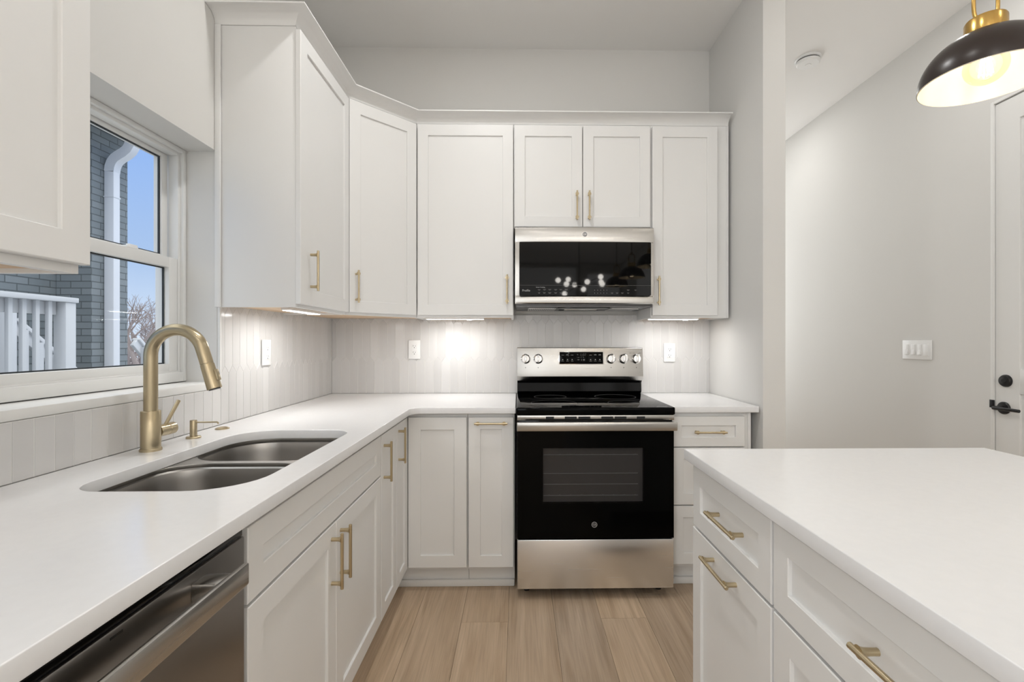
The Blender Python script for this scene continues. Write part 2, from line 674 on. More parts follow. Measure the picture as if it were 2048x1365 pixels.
structure(MB().box(1.311, XH, HEND, HEND + 0.2, -0.05, ZC).build('wall_hall_end', 'wall_paint'))
structure(MB().box(XW - 0.3, XH + 0.3, REAR - 0.2, REAR, -0.05, ZC).build('wall_rear', 'wall_paint'))
bbm = MB().box(XH - 0.014, XH, DY1 + 0.001, HEND, 0, 0.13, 0.003)
structure(bbm.build('baseboard_hall', 'trim_paint'))
structure(MB().box(XR - 0.001, 1.325, YS - 0.014, YS, 0, 0.13, 0.003).build('baseboard_right', 'trim_paint'))

# hall door, set in a square-edged opening
dr = bpy.data.objects.new('door_1', None)
COL.objects.link(dr)
dr.location = (XH, DY1, 0)
dr.rotation_euler = (0, 0, -PI / 2)      # local x runs towards the camera, local -y out of the wall into the room
structure(dr, 'tall white shaker door with black lever in the hall wall')
fr = MB()
W_ = DY1 - DY0
fr.box(0.0005, 0.016, -0.002, 0.11, 0, DZ - 0.0005, 0.002)
fr.box(W_ - 0.016, W_ - 0.0005, -0.002, 0.11, 0, DZ - 0.0005, 0.002)
fr.box(0.016, W_ - 0.016, -0.002, 0.11, DZ - 0.016, DZ - 0.0005, 0.002)
fr.build('door_frame', 'trim_paint', dr)
ds = MB().box(0.019, W_ - 0.019, 0.020, 0.06, 0.006, DZ - 0.02)
t_sl = MB()
t_sl.shaker(0.019, W_ - 0.019, 0.006, DZ - 0.02, 0.006, th=0.02, rail=0.115, depth=0.009)
t_sl.box(0.13, W_ - 0.13, 0.0065, 0.02, 0.98, 1.10, 0.001)
slab = t_sl.build('door_slab', 'trim_paint', dr)
ds.build('door_core', 'trim_paint', dr)
zc_ = 0.902
xk = DY1 - 2.312
db = MB().lathe([(0, 0), (0.031, 0), (0.031, 0.006), (0.026, 0.014), (0.012, 0.016), (0.011, 0.017), (0, 0.017)], 28,
                Matrix.Translation((DY1 - 2.303, 0.006, 1.039)) @ Matrix.Rotation(PI / 2, 4, 'X'))
db.build('deadbolt', 'black_hardware', slab)
lv = MB().lathe([(0, 0), (0.031, 0), (0.031, 0.006), (0.028, 0.010), (0.012, 0.012), (0.0105, 0.048), (0, 0.048)], 28,
                Matrix.Translation((xk, 0.006, zc_)) @ Matrix.Rotation(PI / 2, 4, 'X'))
lv.tube([(xk - 0.012, -0.038, zc_), (xk + 0.02, -0.042, zc_), (xk + 0.06, -0.043, zc_ + 0.001), (xk + 0.112, -0.041, zc_)], [0.0095, 0.0095, 0.0085, 0.008], 14)
lv.build('door_lever', 'black_hardware', slab)
MB().box(-0.003, 0.018, -0.004, 0.004, zc_ - 0.005, zc_ + 0.035, 0.001).build('strike_plate', 'black_hardware', dr)

# ------------------------------------------------------------------ window
wn = bpy.data.objects.new('window_1', None)
COL.objects.link(wn)
structure(wn, 'white vinyl double-hung window over the sink')
XI, XO = -1.272, -1.365                       # inner and outer faces of the vinyl frame
f = MB()
fw = 0.034
def ring(mb, x0, x1, y0, y1, z0, z1, w, wb=None, wt_=None, bev=0.002):
    wb = w if wb is None else wb
    wt_ = w if wt_ is None else wt_
    mb.box(x0, x1, y0, y0 + w, z0, z1, bev)
    mb.box(x0, x1, y1 - w, y1, z0, z1, bev)
    mb.box(x0, x1, y0 + w, y1 - w, z0, z0 + wb, bev)
    mb.box(x0, x1, y0 + w, y1 - w, z1 - wt_, z1, bev)
ring(f, -1.320, XI, WY0 + 0.0005, WY1 - 0.0005, WZ0 + 0.03, WZ1 - 0.0005, 0.016, 0.036)
ring(f, XO, -1.3205, WY0 + 0.0005, WY1 - 0.0005, WZ0 + 0.03, WZ1 - 0.0005, 0.008, 0.050)
ring(f, -1.320, XI - 0.012, WY0 + 0.016, WY1 - 0.016, WZ0 + 0.06, WZ1 - 0.016, 0.013, 0.012)
ring(f, XO - 0.02, XO + 0.001, WY0 + 0.0005, WY1 - 0.0005, WZ0 + 0.03, WZ1 - 0.0005, 0.008, 0.03)
f.build('window_frame', 'vinyl', wn)
SY0, SY1 = WY0 + 0.030, WY1 - 0.030
lo = MB()
ring(lo, -1.318, -1.286, SY0, SY1, 1.122, 1.548, 0.041, 0.032, 0.038)
lo = lo.build('lower_sash', 'vinyl', wn)
MB().box(-1.303, -1.300, SY0 + 0.043, SY1 - 0.043, 1.156, 1.508).build('glass', 'window_glass', lo)
gk = MB()
ring(gk, -1.310, -1.304, SY0 + 0.041, SY1 - 0.041, 1.154, 1.510, 0.004, bev=0)
gk.build('gasket', 'rubber', lo)
for yy in (SY0 + 0.2, SY1 - 0.2):
    k = MB().box(-1.316, -1.290, yy - 0.024, yy + 0.024, 1.5485, 1.556, 0.002)
    k.box(-1.309, -1.297, yy - 0.006, yy + 0.03, 1.556, 1.564, 0.002)
    k.build('sash_lock', 'white_plastic', lo)
up = MB()
ring(up, -1.352, -1.322, SY0, SY1, 1.530, 1.950, 0.030, 0.030, 0.026)
up = up.build('upper_sash', 'vinyl', wn)
MB().box(-1.338, -1.335, SY0 + 0.032, SY1 - 0.032, 1.562, 1.922).build('glass', 'window_glass', up)
gk = MB()
ring(gk, -1.334, -1.328, SY0 + 0.030, SY1 - 0.030, 1.560, 1.924, 0.004, bev=0)
gk.build('gasket', 'rubber', up)
MB().box(XO, XW + 0.006, WY0 + 0.0005, WY1 - 0.0005, WZ0 + 0.0005, WZ0 + 0.027, 0.003).build('window_sill', 'trim_paint', wn)

# ------------------------------------------------------------------ tile backsplash
def clip_poly(poly, x0, x1, z0, z1):
    def half(ps, ax, lim, sgn):
        out = []
        for i in range(len(ps)):
            a, b = ps[i - 1], ps[i]
            ia, ib = sgn * (a[ax] - lim) >= 0, sgn * (b[ax] - lim) >= 0
            if ia != ib:
                t = (lim - a[ax]) / (b[ax] - a[ax])
                out.append((a[0] + t * (b[0] - a[0]), a[1] + t * (b[1] - a[1])))
            if ib:
                out.append(b)
        return out
    for ax, lim, sg in ((0, x0, 1), (0, x1, -1), (1, z0, 1), (1, z1, -1)):
        poly = half(poly, ax, lim, sg)
        if len(poly) < 3:
            return []
    return poly


def backsplash(name, rects, wt_, phase, seed, th=0.008):
    """picket tiles in local (x along the wall, z up, -y out of the wall); rects: x0,x1,z0,z1"""
    rnd = random.Random(seed)
    bm = bmesh.new()
    lay = bm.faces.layers.float.new('tone')
    tiph, per = 0.031, 0.2345
    g = 0.0011
    half = per / 2
    for (x0, x1, z0, z1) in rects:
        vs = [bm.verts.new(p) for p in ((x0, 0, z0), (x1, 0, z0), (x1, 0, z1), (x0, 0, z1),
                                        (x0, -th + 0.0015, z0), (x1, -th + 0.0015, z0), (x1, -th + 0.0015, z1), (x0, -th + 0.0015, z1))]
        for q in ((0, 1, 2, 3), (4, 5, 6, 7), (0, 1, 5, 4), (1, 2, 6, 5), (2, 3, 7, 6), (3, 0, 4, 7)):
            fc = bm.faces.new([vs[k] for k in q])
            fc.material_index = 1
        row = 0
        for row in range(-1, 5):
            zlo = 1.110 + (row - 1) * per          # valley between the row and the row below
            off = (row % 2) * 0.5
            k0 = int(math.floor((x0 - phase) / wt_)) - 1
            k1 = int(math.ceil((x1 - phase) / wt_)) + 1
            for k in range(k0, k1 + 1):
                rk = random.Random(seed * 7919 + row * 131 + k)
                cx = phase + (k + off) * wt_
                w2 = wt_ / 2 - g
                zl, zh = zlo + tiph, zlo + per
                cut = 0.0008
                poly = [(cx - w2, zl), (cx, zl - tiph + cut), (cx + w2, zl), (cx + w2, zh), (cx, zh + tiph - cut), (cx - w2, zh)]
                p = clip_poly(poly, x0 + 0.0004, x1 - 0.0004, z0 + 0.0004, z1 - 0.0004)
                if len(p) < 3:
                    continue
                tone = rk.random()
                tx, tz = rk.uniform(-0.012, 0.012), rk.uniform(-0.004, 0.004)
                mz = (zl + zh) / 2
                ax = sum(q[0] for q in p) / len(p)
                az = sum(q[1] for q in p) / len(p)
                ra, rb, rc = [], [], []
                for (x, z) in p:
                    yy = -th + 0.0004 + tx * (x - cx) * 0.6 + tz * (z - mz) * 0.25
                    d = Vector((ax - x, az - z))
                    d = d / max(d.length, 1e-6) * 0.0011
                    ra.append(bm.verts.new((x, -th + 0.0022, z)))
                    rb.append(bm.verts.new((x + d.x * 0.25, yy + 0.0006, z + d.y * 0.25)))
                    rc.append(bm.verts.new((x + d.x, yy, z + d.y)))
                n = len(p)
                fs = []
                for i in range(n):
                    j = (i + 1) % n
                    fs.append(bm.faces.new((ra[i], ra[j], rb[j], rb[i])))
                    fs.append(bm.faces.new((rb[i], rb[j], rc[j], rc[i])))
                fs.append(bm.faces.new(rc))
                for fc in fs:
                    fc[lay] = tone
    bmesh.ops.recalc_face_normals(bm, faces=bm.faces[:])
    me = bpy.data.meshes.new(name)
    bm.to_mesh(me)
    bm.free()
    me.materials.append(MAT['tile_glaze'])
    me.materials.append(MAT['grout'])
    o = bpy.data.objects.new(name, me)
    COL.objects.link(o)
    return o


ob = backsplash('tile_backsplash', [(XW + 0.009, XR - 0.0005, CT + 0.0005, 1.40)], 0.0516, -1.093 + 0.0258, 11)
ob.location = (0, YB - 0.0005, 0)
tag(ob, 'glossy pale grey picket tile backsplash on the back wall behind the range', 'backsplash')
ob = backsplash('tile_backsplash', [(0.20, WY1 + 0.012, CT + 0.0005, WZ0 - 0.001), (WY1 + 0.012, YB - 0.001, CT + 0.0005, 1.385)], 0.0500, 1.062, 12)
ob.location = (XW + 0.0005, 0, 0)
ob.rotation_euler = (0, 0, PI / 2)
tag(ob, 'glossy pale grey picket tile backsplash on the window wall behind the faucet', 'backsplash')
e_ = MB().box(XW + 0.0005, XW + 0.011, WY1 + 0.001, WY1 + 0.0115, WZ0, 1.384, 0.001)
structure(e_.build('trim_1', 'trim_paint'), 'white edge strip where the tile meets the window reveal')

# ------------------------------------------------------------------ worktops
r_in = 0.06
xe, ye = -0.516, 2.290
corner = [(xe + r_in - r_in * math.cos(a), ye - r_in + r_in * math.sin(a)) for a in [k / 8 * PI / 2 for k in range(9)]]
outer = [(XW + 0.0085, 0.20), (xe, 0.20)] + corner + [(-0.012, ye), (-0.012, YB - 0.0085), (XW + 0.0085, YB - 0.0085)]
SX0, SX1, SYA, SYB = -0.985, -0.600, 1.028, 1.722
hole = rrect(SX0, SX1, SYA, SYB, (0.075, 0.13, 0.075, 0.13))
o = flat_slab('countertop', [outer, hole], CB, CT, 'quartz')
tag(o, 'white quartz L-shaped countertop holding the sink, along the window and back walls', 'countertop')
o = flat_slab('countertop', [[(0.757, ye + 0.015), (XR - 0.008, ye + 0.015), (XR - 0.008, YB - 0.0085), (0.757, YB - 0.0085)]], CB, CT, 'quartz')
tag(o, 'short white quartz countertop between the range and the right wall', 'countertop')

# ------------------------------------------------------------------ sink
sk = thing('sink', 'stainless steel double-bowl undermount sink set in the countertop by the window', 'sink', ((SX0 + SX1) / 2, 1.4, 0.69))
SKX, SKY, SKZ = (SX0 + SX1) / 2, 1.4, 0.69


def bowl(y0, y1, x0, x1, ztop, depth, rad):
    t = MB()
    bm = t.bm
    layers = [(0.0, ztop, 1.0), (0.004, ztop - 0.004, 1), (0.008, ztop - 0.03, 1), (0.016, ztop - depth + 0.04, 1), (0.026, ztop - depth + 0.016, 1), (0.05, ztop - depth, 1)]
    prev = None
    for ins, z, _ in layers:
        ol = rrect(x0 + ins, x1 - ins, y0 + ins, y1 - ins, [max(q - ins * 0.3, 0.03) for q in rad], 8)
        rg = [bm.verts.new((x - SKX, y - SKY, z - SKZ)) for x, y in ol]
        if prev:
            n = len(rg)
            for i in range(n):
                bm.faces.new((prev[i], prev[(i + 1) % n], rg[(i + 1) % n], rg[i]))
        prev = rg
    bm.faces.new(prev)
    bmesh.ops.recalc_face_normals(bm, faces=bm.faces[:])
    for fc in bm.faces:
        fc.normal_flip()
    return t


gx0, gx1 = SX0 - 0.012, SX1 + 0.012
ymid = 1.392
b1 = bowl(SYA - 0.012, ymid - 0.012, gx0, gx1, 0.872, 0.2, (0.11, 0.11, 0.085, 0.13)).build('bowl', 'steel_sink', sk)
b2 = bowl(ymid + 0.012, SYB + 0.012, gx0, gx1, 0.872, 0.2, (0.085, 0.13, 0.11, 0.11)).build('bowl', 'steel_sink', sk)
dk = MB()
ol_out = rrect(gx0 - 0.02, gx1 + 0.011, SYA - 0.03, SYB + 0.03, 0.10)
plate = flat_slab('sink_rim', [ol_out, rrect(gx0, gx1, SYA - 0.012, ymid - 0.012, (0.11, 0.11, 0.085, 0.13)), rrect(gx0, gx1, ymid + 0.012, SYB + 0.012, (0.085, 0.13, 0.11, 0.11))], 0.870, 0.8835, 'steel_sink', 0.0015)
plate.data.transform(Matrix.Translation((-SKX, -SKY, -SKZ)))
plate.parent = sk
for yy in (1.2, 1.56):
    d_ = MB().lathe([(0, 0.003), (0.012, 0.004), (0.036, 0.001), (0.044, 0.004), (0.046, 0.0015), (0.046, 0)], 28, Matrix.Translation((0, yy - SKY, 0.672 - SKZ)))
    d_.build('drain', 'chrome', sk)

# ------------------------------------------------------------------ faucet
fx, fy = -1.085, 1.408
fc_ = thing('faucet', 'brushed brass pull-down gooseneck faucet standing behind the sink', 'faucet', (fx, fy, CT))
MB().lathe([(0, 0), (0.0275, 0), (0.0275, 0.006), (0.0260, 0.008), (0.0248, 0.008), (0.0248, 0.116), (0.0235, 0.118), (0.0185, 0.118), (0, 0.118)], 40).build('body', 'brass_brushed', fc_)
R_ = 0.0765
zarc = 0.281
pts = [(0, 0, 0.115), (0, 0, 0.16), (0, 0, 0.22), (0, 0, 0.26)]
for k in range(0, 27):
    a = PI - k / 26 * math.radians(166)
    pts.append((R_ + R_ * math.cos(a), 0, zarc + R_ * math.sin(a)))
last = Vector(pts[-1])
dirv = (Vector(pts[-1]) - Vector(pts[-2])).normalized()
pts.append(tuple(last + dirv * 0.022))
pts.append(tuple(last + dirv * 0.044))
MB().tube(pts, 0.0176, 24).build('gooseneck', 'brass_brushed', fc_)
p0 = last + dirv * 0.0445
p1 = p0 + dirv * 0.078
sh = MB().cyl(p0, p0 + dirv * 0.0018, 0.0172, seg=28)
sh.cyl(p0 + dirv * 0.0018, p1, 0.0184, 0.0196, 28, 0.001)
sh = sh.build('spray_head', 'brass_brushed', fc_)
side = Vector((-dirv.z, 0, dirv.x))
if side.x < 0:
    side = -side
pc = p0 + dirv * 0.04 + side * 0.0188
rot = Matrix((side, Vector((0, 1, 0)), side.cross(Vector((0, 1, 0))))).transposed().to_4x4()
MB().box(-0.003, 0.004, -0.008, 0.008, -0.017, 0.017, 0.0015, Matrix.Translation(pc) @ rot).build('spray_button', 'brass_brushed', sh)
MB().cyl(p1 - dirv * 0.001, p1 + dirv * 0.002, 0.0155, seg=24).build('nozzle', 'black_plastic', sh)
hd = MB().cyl((0, 0.024, 0.052), (0, 0.060, 0.052), 0.0185, seg=28, bev=0.001)
hd.cyl((0, 0.060, 0.052), (0, 0.062, 0.052), 0.0175, seg=28)
hd.cyl((0, 0.062, 0.052), (0, 0.088, 0.052), 0.0185, seg=28, bev=0.001)
hd = hd.build('valve', 'brass_brushed', fc_)
MB().cyl((0.0, 0.058, 0.066), (0.010, 0.101, 0.136), 0.0052, 0.0060, 18, 0.001).build('lever', 'brass_brushed', hd)

sd = thing('soap_dispenser', 'small brushed brass soap dispenser with thin spout to the right of the faucet', 'soap dispenser', (-1.083, 1.588, CT))
MB().lathe([(0, 0), (0.0215, 0), (0.0215, 0.004), (0.019, 0.0065), (0.0105, 0.0065), (0.0105, 0.058), (0.0095, 0.060), (0, 0.060)], 32).build('pump_body', 'brass_brushed', sd)
MB().tube([(0.008, 0, 0.0525), (0.04, 0, 0.0528), (0.078, 0, 0.053), (0.081, 0, 0.051), (0.0815, 0, 0.047)], 0.0026, 12).build('spout', 'brass_brushed', sd)
bt = MB().lathe([(0, 0.0085), (0.008, 0.008), (0.017, 0.006), (0.0225, 0.003), (0.0235, 0.001), (0.0235, 0), (0, 0)], 32)
bt = bt.build('sink_button', 'brass_brushed')
bt.location = (-1.090, 1.752, CT)
tag(bt, 'low domed brass disposal button in the countertop, beyond the soap dispenser', 'button')


# ------------------------------------------------------------------ pulls and cabinets
def pull(parent, c, vertical, yf, L=0.162):
    """bar pull, centred at c=(x, z) on a front at yf, standing out towards -y"""
    t = MB()
    x, z = c
    d = 0.030
    R = 0.0048

    def P(u, out):
        return (x, yf - out, z + u) if vertical else (x + u, yf - out, z)
    t.tube([P(-L / 2, d), P(-L / 2 + 0.001, d), P(L / 2 - 0.001, d), P(L / 2, d)], [R * 0.8, R, R, R * 0.8], 14)
    for s in (-1, 1):
        u = s * (L / 2 - 0.017)
        t.tube([P(u, 0.0), P(u, 0.012), P(u, 0.020), P(u, 0.0255), P(u, 0.0285)], [0.0056, 0.0056, 0.006, 0.0075, 0.0098], 16)
    return t.build('handle', 'brass_pull', parent)


def cab_box(parent, w, d, z0, z1, name='cabinet_box', toe=None):
    t = MB()
    t.box(0.0005, w - 0.0005, 0, d, z0, z1, 0.001)
    o = t.build(name, 'cabinet_paint', parent)
    if toe:
        MB().box(0.0005, w - 0.0005, toe, toe + 0.016, 0, z0).build('toe_kick', 'cabinet_paint', parent)
    return o


def front(parent, name, x0, x1, z0, z1, handle=None, rail=0.057, yf=-0.0205, vertical=True, label=None):
    o = MB().shaker(x0, x1, z0, z1, yf, rail=rail).build(name, 'cabinet_paint', parent)
    if handle:
        pull(o, handle, vertical, yf)
    return o


ZD0, ZD1 = 0.125, 0.863          # base fronts
XL = -0.561                      # left run carcass front plane (door faces 2 cm further out)
YF = 2.331                       # back run carcass front plane
HW = PI / 2
# --- left base run (local x = world +y)
c = thing('sink_base_cabinet', 'white shaker sink base cabinet with two brass-handled doors under the sink', 'cabinet', (XL, 0.944, 0), HW)
w = 0.922
bx = MB()
bx.box(0.0005, 0.019, 0, 0.59, 0.11, CB - 0.001)
bx.box(w - 0.019, w - 0.0005, 0, 0.59, 0.11, CB - 0.001)
bx.box(0.019, w - 0.019, 0, 0.59, 0.11, 0.128)
bx.box(0.019, w - 0.019, 0.57, 0.59, 0.128, CB - 0.001)
bx.box(0.019, w - 0.019, 0, 0.011, 0.66, CB - 0.001)
bx.build('cabinet_box', 'cabinet_paint', c)
MB().box(0.0005, w - 0.0005, 0.055, 0.07, 0, 0.11).build('toe_kick', 'cabinet_paint', c)
front(c, 'false_drawer_front', 0.007, w - 0.004, 0.709, ZD1)
mid = 0.463
front(c, 'door', 0.007, mid - 0.0015, ZD0, 0.702, (mid - 0.034, 0.598))
front(c, 'door', mid + 0.0015, w - 0.004, ZD0, 0.702, (mid + 0.034, 0.598))
c = thing('base_cabinet', 'narrow white shaker base cabinet with one tall door, between sink cabinet and corner', 'cabinet', (XL, 1.8665, 0), HW)
cab_box(c, 0.2345, 0.59, 0.11, CB - 0.001, toe=0.055)
front(c, 'door', 0.005, 0.2305, ZD0, ZD1, (0.039, 0.752), rail=0.05)
c = thing('corner_base_cabinet', 'white shaker corner base cabinet with a folding pair of doors', 'cabinet', (0, 0, 0))
cbx = MB()
cbx.prism([(XL, 2.1025), (XL, YF), (-0.249, YF), (-0.249, YB - 0.012), (XW + 0.012, YB - 0.012), (XW + 0.012, 2.1025)], 0.11, CB - 0.001)
cbx.build('cabinet_box', 'cabinet_paint', c)
MB().prism([(XL - 0.055, 2.1025), (XL - 0.055, YF + 0.055), (-0.249, YF + 0.055), (-0.249, YF + 0.07), (XL - 0.07, YF + 0.07), (XL - 0.07, 2.1025)], 0, 0.11).build('toe_kick', 'cabinet_paint', c)
d_ = MB().shaker(2.105, YF - 0.0235, ZD0, ZD1, -0.0205, rail=0.05)
d_ = d_.build('door', 'cabinet_paint', c, mtx=Matrix.Translation((XL, 0, 0)) @ Matrix.Rotation(PI / 2, 4, 'Z'))
pl = pull(d_, (2.105 + 0.033, 0.765), True, -0.0205)
pl.data.transform(Matrix.Translation((XL, 0, 0)) @ Matrix.Rotation(PI / 2, 4, 'Z'))
MB().shaker(XL + 0.0225, -0.2525, ZD0, ZD1, -0.0205, rail=0.06).build('door', 'cabinet_paint', c, mtx=Matrix.Translation((0, YF, 0)))
c = thing('pullout_cabinet', 'slim white shaker pull-out cabinet with a horizontal brass bar, left of the range', 'cabinet', (-0.248, YF, 0))
cab_box(c, 0.232, 0.585, 0.11, CB - 0.001, toe=0.055)
front(c, 'pullout_front', 0.005, 0.2265, ZD0, ZD1, (0.116, 0.836), rail=0.057, vertical=False)
# --- drawers right of the range
c = thing('drawer_cabinet', 'white three-drawer base cabinet between the range and the right wall', 'cabinet', (0.759, YF + 0.008, 0))
w = 0.408
cab_box(c, w, 0.575, 0.11, CB - 0.001, toe=0.055)
for z0, z1, rl in ((0.713, ZD1, 0.045), (0.424, 0.707, 0.055), (ZD0 + 0.004, 0.418, 0.055)):
    front(c, 'drawer', 0.006, 0.370, z0, z1, (0.188, (z0 + z1) / 2 if z1 > 0.8 else z1 - 0.1), rail=rl, vertical=False)
MB().box(0.392, w - 0.0005, -0.004, 0.0, 0.11, CB - 0.001, 0.001).build('filler_strip', 'cabinet_paint', c)
# shoe moulding along the toe kicks
sm = MB()
sm.box(XL - 0.055, XL - 0.040, 0.944, YF + 0.040, 0.0005, 0.035, 0.004)
sm.box(XL - 0.055, -0.017, YF + 0.040, YF + 0.0545, 0.0005, 0.035, 0.004)
sm.box(0.760, 1.166, YF + 0.048, YF + 0.0625, 0.0005, 0.035, 0.004)
structure(sm.build('trim_2', 'trim_paint'), 'white shoe moulding along the toe kicks')

# --- wall cabinets
ZU0, ZU1, ZUB, ZUT = 1.381, 2.434, 1.368, 2.447
UD = 0.303


def wall_box(parent, w, z0, z1, wood_z=None, d=UD):
    t = MB()
    if wood_z is None:
        t.box(0.0005, w - 0.0005, 0, d, z0, z1, 0.001)
        return t.build('cabinet_box', 'cabinet_paint', parent)
    t.box(0.0005, 0.016, 0, d, z0, z1, 0.0008)
    t.box(w - 0.016, w - 0.0005, 0, d, z0, z1, 0.0008)
    t.box(0.016, w - 0.016, 0, 0.019, z0, wood_z + 0.006)
    t.box(0.016, w - 0.016, 0, d, wood_z + 0.006, z1)
    o = t.build('cabinet_box', 'cabinet_paint', parent)
    MB().box(0.0165, w - 0.0165, 0.0195, d, wood_z, wood_z + 0.0055).build('underside_panel', 'maple_ply', parent)
    return o


XU = -0.853                       # left wall cabinets: carcass front plane
c = thing('wall_cabinet', 'white shaker wall cabinet nearest the viewer, left of the window', 'cabinet', (XU, 0.322, 0), HW)
wall_box(c, 0.606, ZUB, ZUT, 1.3765)
front(c, 'door', 0.005, 0.603 - 0.302, ZU0 + 0.004, ZU1)
front(c, 'door', 0.606 - 0.302, 0.609, ZU0 + 0.004, ZU1)
Y1 = 1.818
c = thing('wall_cabinet', 'white shaker wall cabinet with blank side panel, right of the window', 'cabinet', (XU, Y1, 0), HW)
wall_box(c, 2.337 - Y1, ZUB, ZUT, 1.3765)
front(c, 'door', -0.002, 2.337 - Y1 - 0.003, ZU0, ZU1, (0.062 + 0.022, 1.52))
MB().box(-0.008, -0.0005, UD - 0.022, UD, ZUB, ZUT, 0.002).build('scribe_moulding', 'cabinet_paint', c)
# diagonal corner cabinet
c = thing('corner_wall_cabinet', 'white shaker wall cabinet set diagonally across the corner', 'cabinet', (0, 0, 0))
XA, YA_, XB_, YB_ = XU, 2.3385, -0.5655, 2.626
pol = [(XA, YA_), (XB_, YB_), (XB_, YB - 0.002), (XW + 0.002, YB - 0.002), (XW + 0.002, YA_)]
t = MB()
t.prism(pol, 1.40, ZUT)
nx, ny = 1 / math.sqrt(2), -1 / math.sqrt(2)
iL = 0.019
t.prism([(XA, YA_), (XB_, YB_), (XB_ - nx * iL, YB_ - ny * iL), (XA - nx * iL, YA_ - ny * iL)], ZUB, 1.40)
t.prism([(XB_ - 0.016, YB_ + 0.012), (XB_, YB_ + 0.012), (XB_, YB - 0.012), (XB_ - 0.016, YB - 0.012)], ZUB, 1.40)
t.prism([(XW + 0.012, YA_), (XA - 0.02, YA_), (XA - 0.02, YA_ + 0.016), (XW + 0.012, YA_ + 0.016)], ZUB, 1.40)
t.build('cabinet_box', 'cabinet_paint', c)
ins = [(XA - 0.03, YA_ + 0.02), (XB_ - 0.02, YB_ + 0.03), (XB_ - 0.02, YB - 0.012), (XW + 0.012, YB - 0.012), (XW + 0.012, YA_ + 0.02)]
MB().prism(ins, 1.3765, 1.3995).build('underside_panel', 'maple_ply', c)
dl = math.hypot(XB_ - XA, YB_ - YA_)
mx_ = Matrix.Translation((XA, YA_, 0)) @ Matrix.Rotation(PI / 4, 4, 'Z')
d_ = MB().shaker(0.012, dl - 0.012, ZU0, ZU1, -0.0205).build('door', 'cabinet_paint', c, mtx=mx_)
pl = pull(d_, (0.045, 1.508), True, -0.0205)
pl.data.transform(mx_)
YU = 2.626
c = thing('wall_cabinet', 'white shaker wall cabinet with one wide door, left of the microwave', 'cabinet', (-0.564, YU, 0))
w = 0.540
wall_box(c, w, ZUB, ZUT, 1.3765)
front(c, 'door', 0.009, w - 0.003, ZU0, ZU1, (w - 0.036, 1.522))
c = thing('wall_cabinet', 'short white wall cabinet with a pair of doors above the microwave', 'cabinet', (-0.0235, YU, 0))
w = 0.766
wall_box(c, w, 1.868, ZUT)
front(c, 'door', 0.004, w / 2 - 0.0025, 1.872, ZU1, (w / 2 - 0.034, 1.985))
front(c, 'door', w / 2 + 0.0025, w - 0.005, 1.872, ZU1, (w / 2 + 0.034, 1.985))
c = thing('wall_cabinet', 'narrow white shaker wall cabinet right of the microwave, against the right wall', 'cabinet', (0.743, YU, 0))
w = 0.441
wall_box(c, w, ZUB, ZUT, 1.3765)
front(c, 'door', 0.006, 0.372, ZU0, ZU1, (0.036, 1.516))
MB().box(w - 0.012, w - 0.0005, -0.005, 0.0, ZUB, ZUT, 0.001).build('scribe_moulding', 'cabinet_paint', c)

# crown moulding: cove profile swept along the cabinet fronts
prof = [(0.001, 2.4475)] + [(0.004 + 0.054 * (1 - math.cos(k / 8 * PI / 2)) * 1.0, 2.4475 + 0.004 + 0.040 * math.sin(k / 8 * PI / 2)) for k in range(9)]
prof += [(0.062, 2.4915), (0.062, 2.497), (-0.02, 2.497), (-0.02, 2.4475)]
path = [(XW + 0.001, Y1 - 0.001), (XU, Y1 - 0.001), (XA, YA_), (XB_, YB_), (1.182, YU)]
t = bmesh.new()
rings = []
for i, p in enumerate(path):
    p = Vector(p)
    def nrm(a, b):
        d = (Vector(b) - Vector(a)).normalized()
        return Vector((d.y, -d.x))
    if i == 0:
        n_ = nrm(path[0], path[1])
        sc = 1
    elif i == len(path) - 1:
        n_ = nrm(path[-2], path[-1])
        sc = 1
    else:
        n0, n1_ = nrm(path[i - 1], path[i]), nrm(path[i], path[i + 1])
        n_ = (n0 + n1_).normalized()
        sc = 1 / n_.dot(n0)
    rings.append([t.verts.new((p.x + n_.x * o_ * sc, p.y + n_.y * o_ * sc, z)) for o_, z in prof])
for a, b in zip(rings, rings[1:]):
    for k in range(len(prof)):
        k2 = (k + 1) % len(prof)
        t.faces.new((a[k], a[k2], b[k2], b[k]))
t.faces.new(rings[0])
t.faces.new(rings[-1])
bmesh.ops.recalc_face_normals(t, faces=t.faces[:])
q = MB()
q._merge(t)
cr = q.build('crown_moulding', 'cabinet_paint')
tag(cr, 'white cove crown moulding running along the tops of the wall cabinets', 'moulding')


# under-cabinet light bars
def light_bar(loc, rz, L, label, power):
    o = thing('light_bar', label, 'light', loc, rz, 'light bars under the wall cabinets')
    h = MB().box(-L / 2, L / 2, -0.02, 0.02, -0.012, 0, 0.002)
    h.box(-L / 2 - 0.006, -L / 2, -0.012, 0.012, -0.013, 0, 0.002)
    h.box(L * 0.2, L * 0.2 + 0.03, -0.008, 0.008, -0.019, -0.012, 0.003)
    h.build('housing', 'white_plastic', o)
    MB().box(-L / 2 + 0.004, L / 2 - 0.004, -0.015, 0.015, -0.0145, -0.012).build('diffuser', 'led', o)
    area('light_bar_lamp', (0, 0, -0.017), (0, 0, 0), L - 0.02, 0.036, power, (1.0, 0.99, 0.975), parent=o)
    return o


light_bar((-0.945, 2.08, 1.376), PI / 2, 0.30, 'slim lit light bar under the wall cabinet right of the window', 1.4)
light_bar((-0.36, 2.715, 1.376), 0, 0.33, 'slim lit light bar under the wide wall cabinet left of the microwave', 1.35)
light_bar((0.90, 2.715, 1.376), 0, 0.29, 'slim lit light bar under the narrow wall cabinet by the right wall', 1.05)

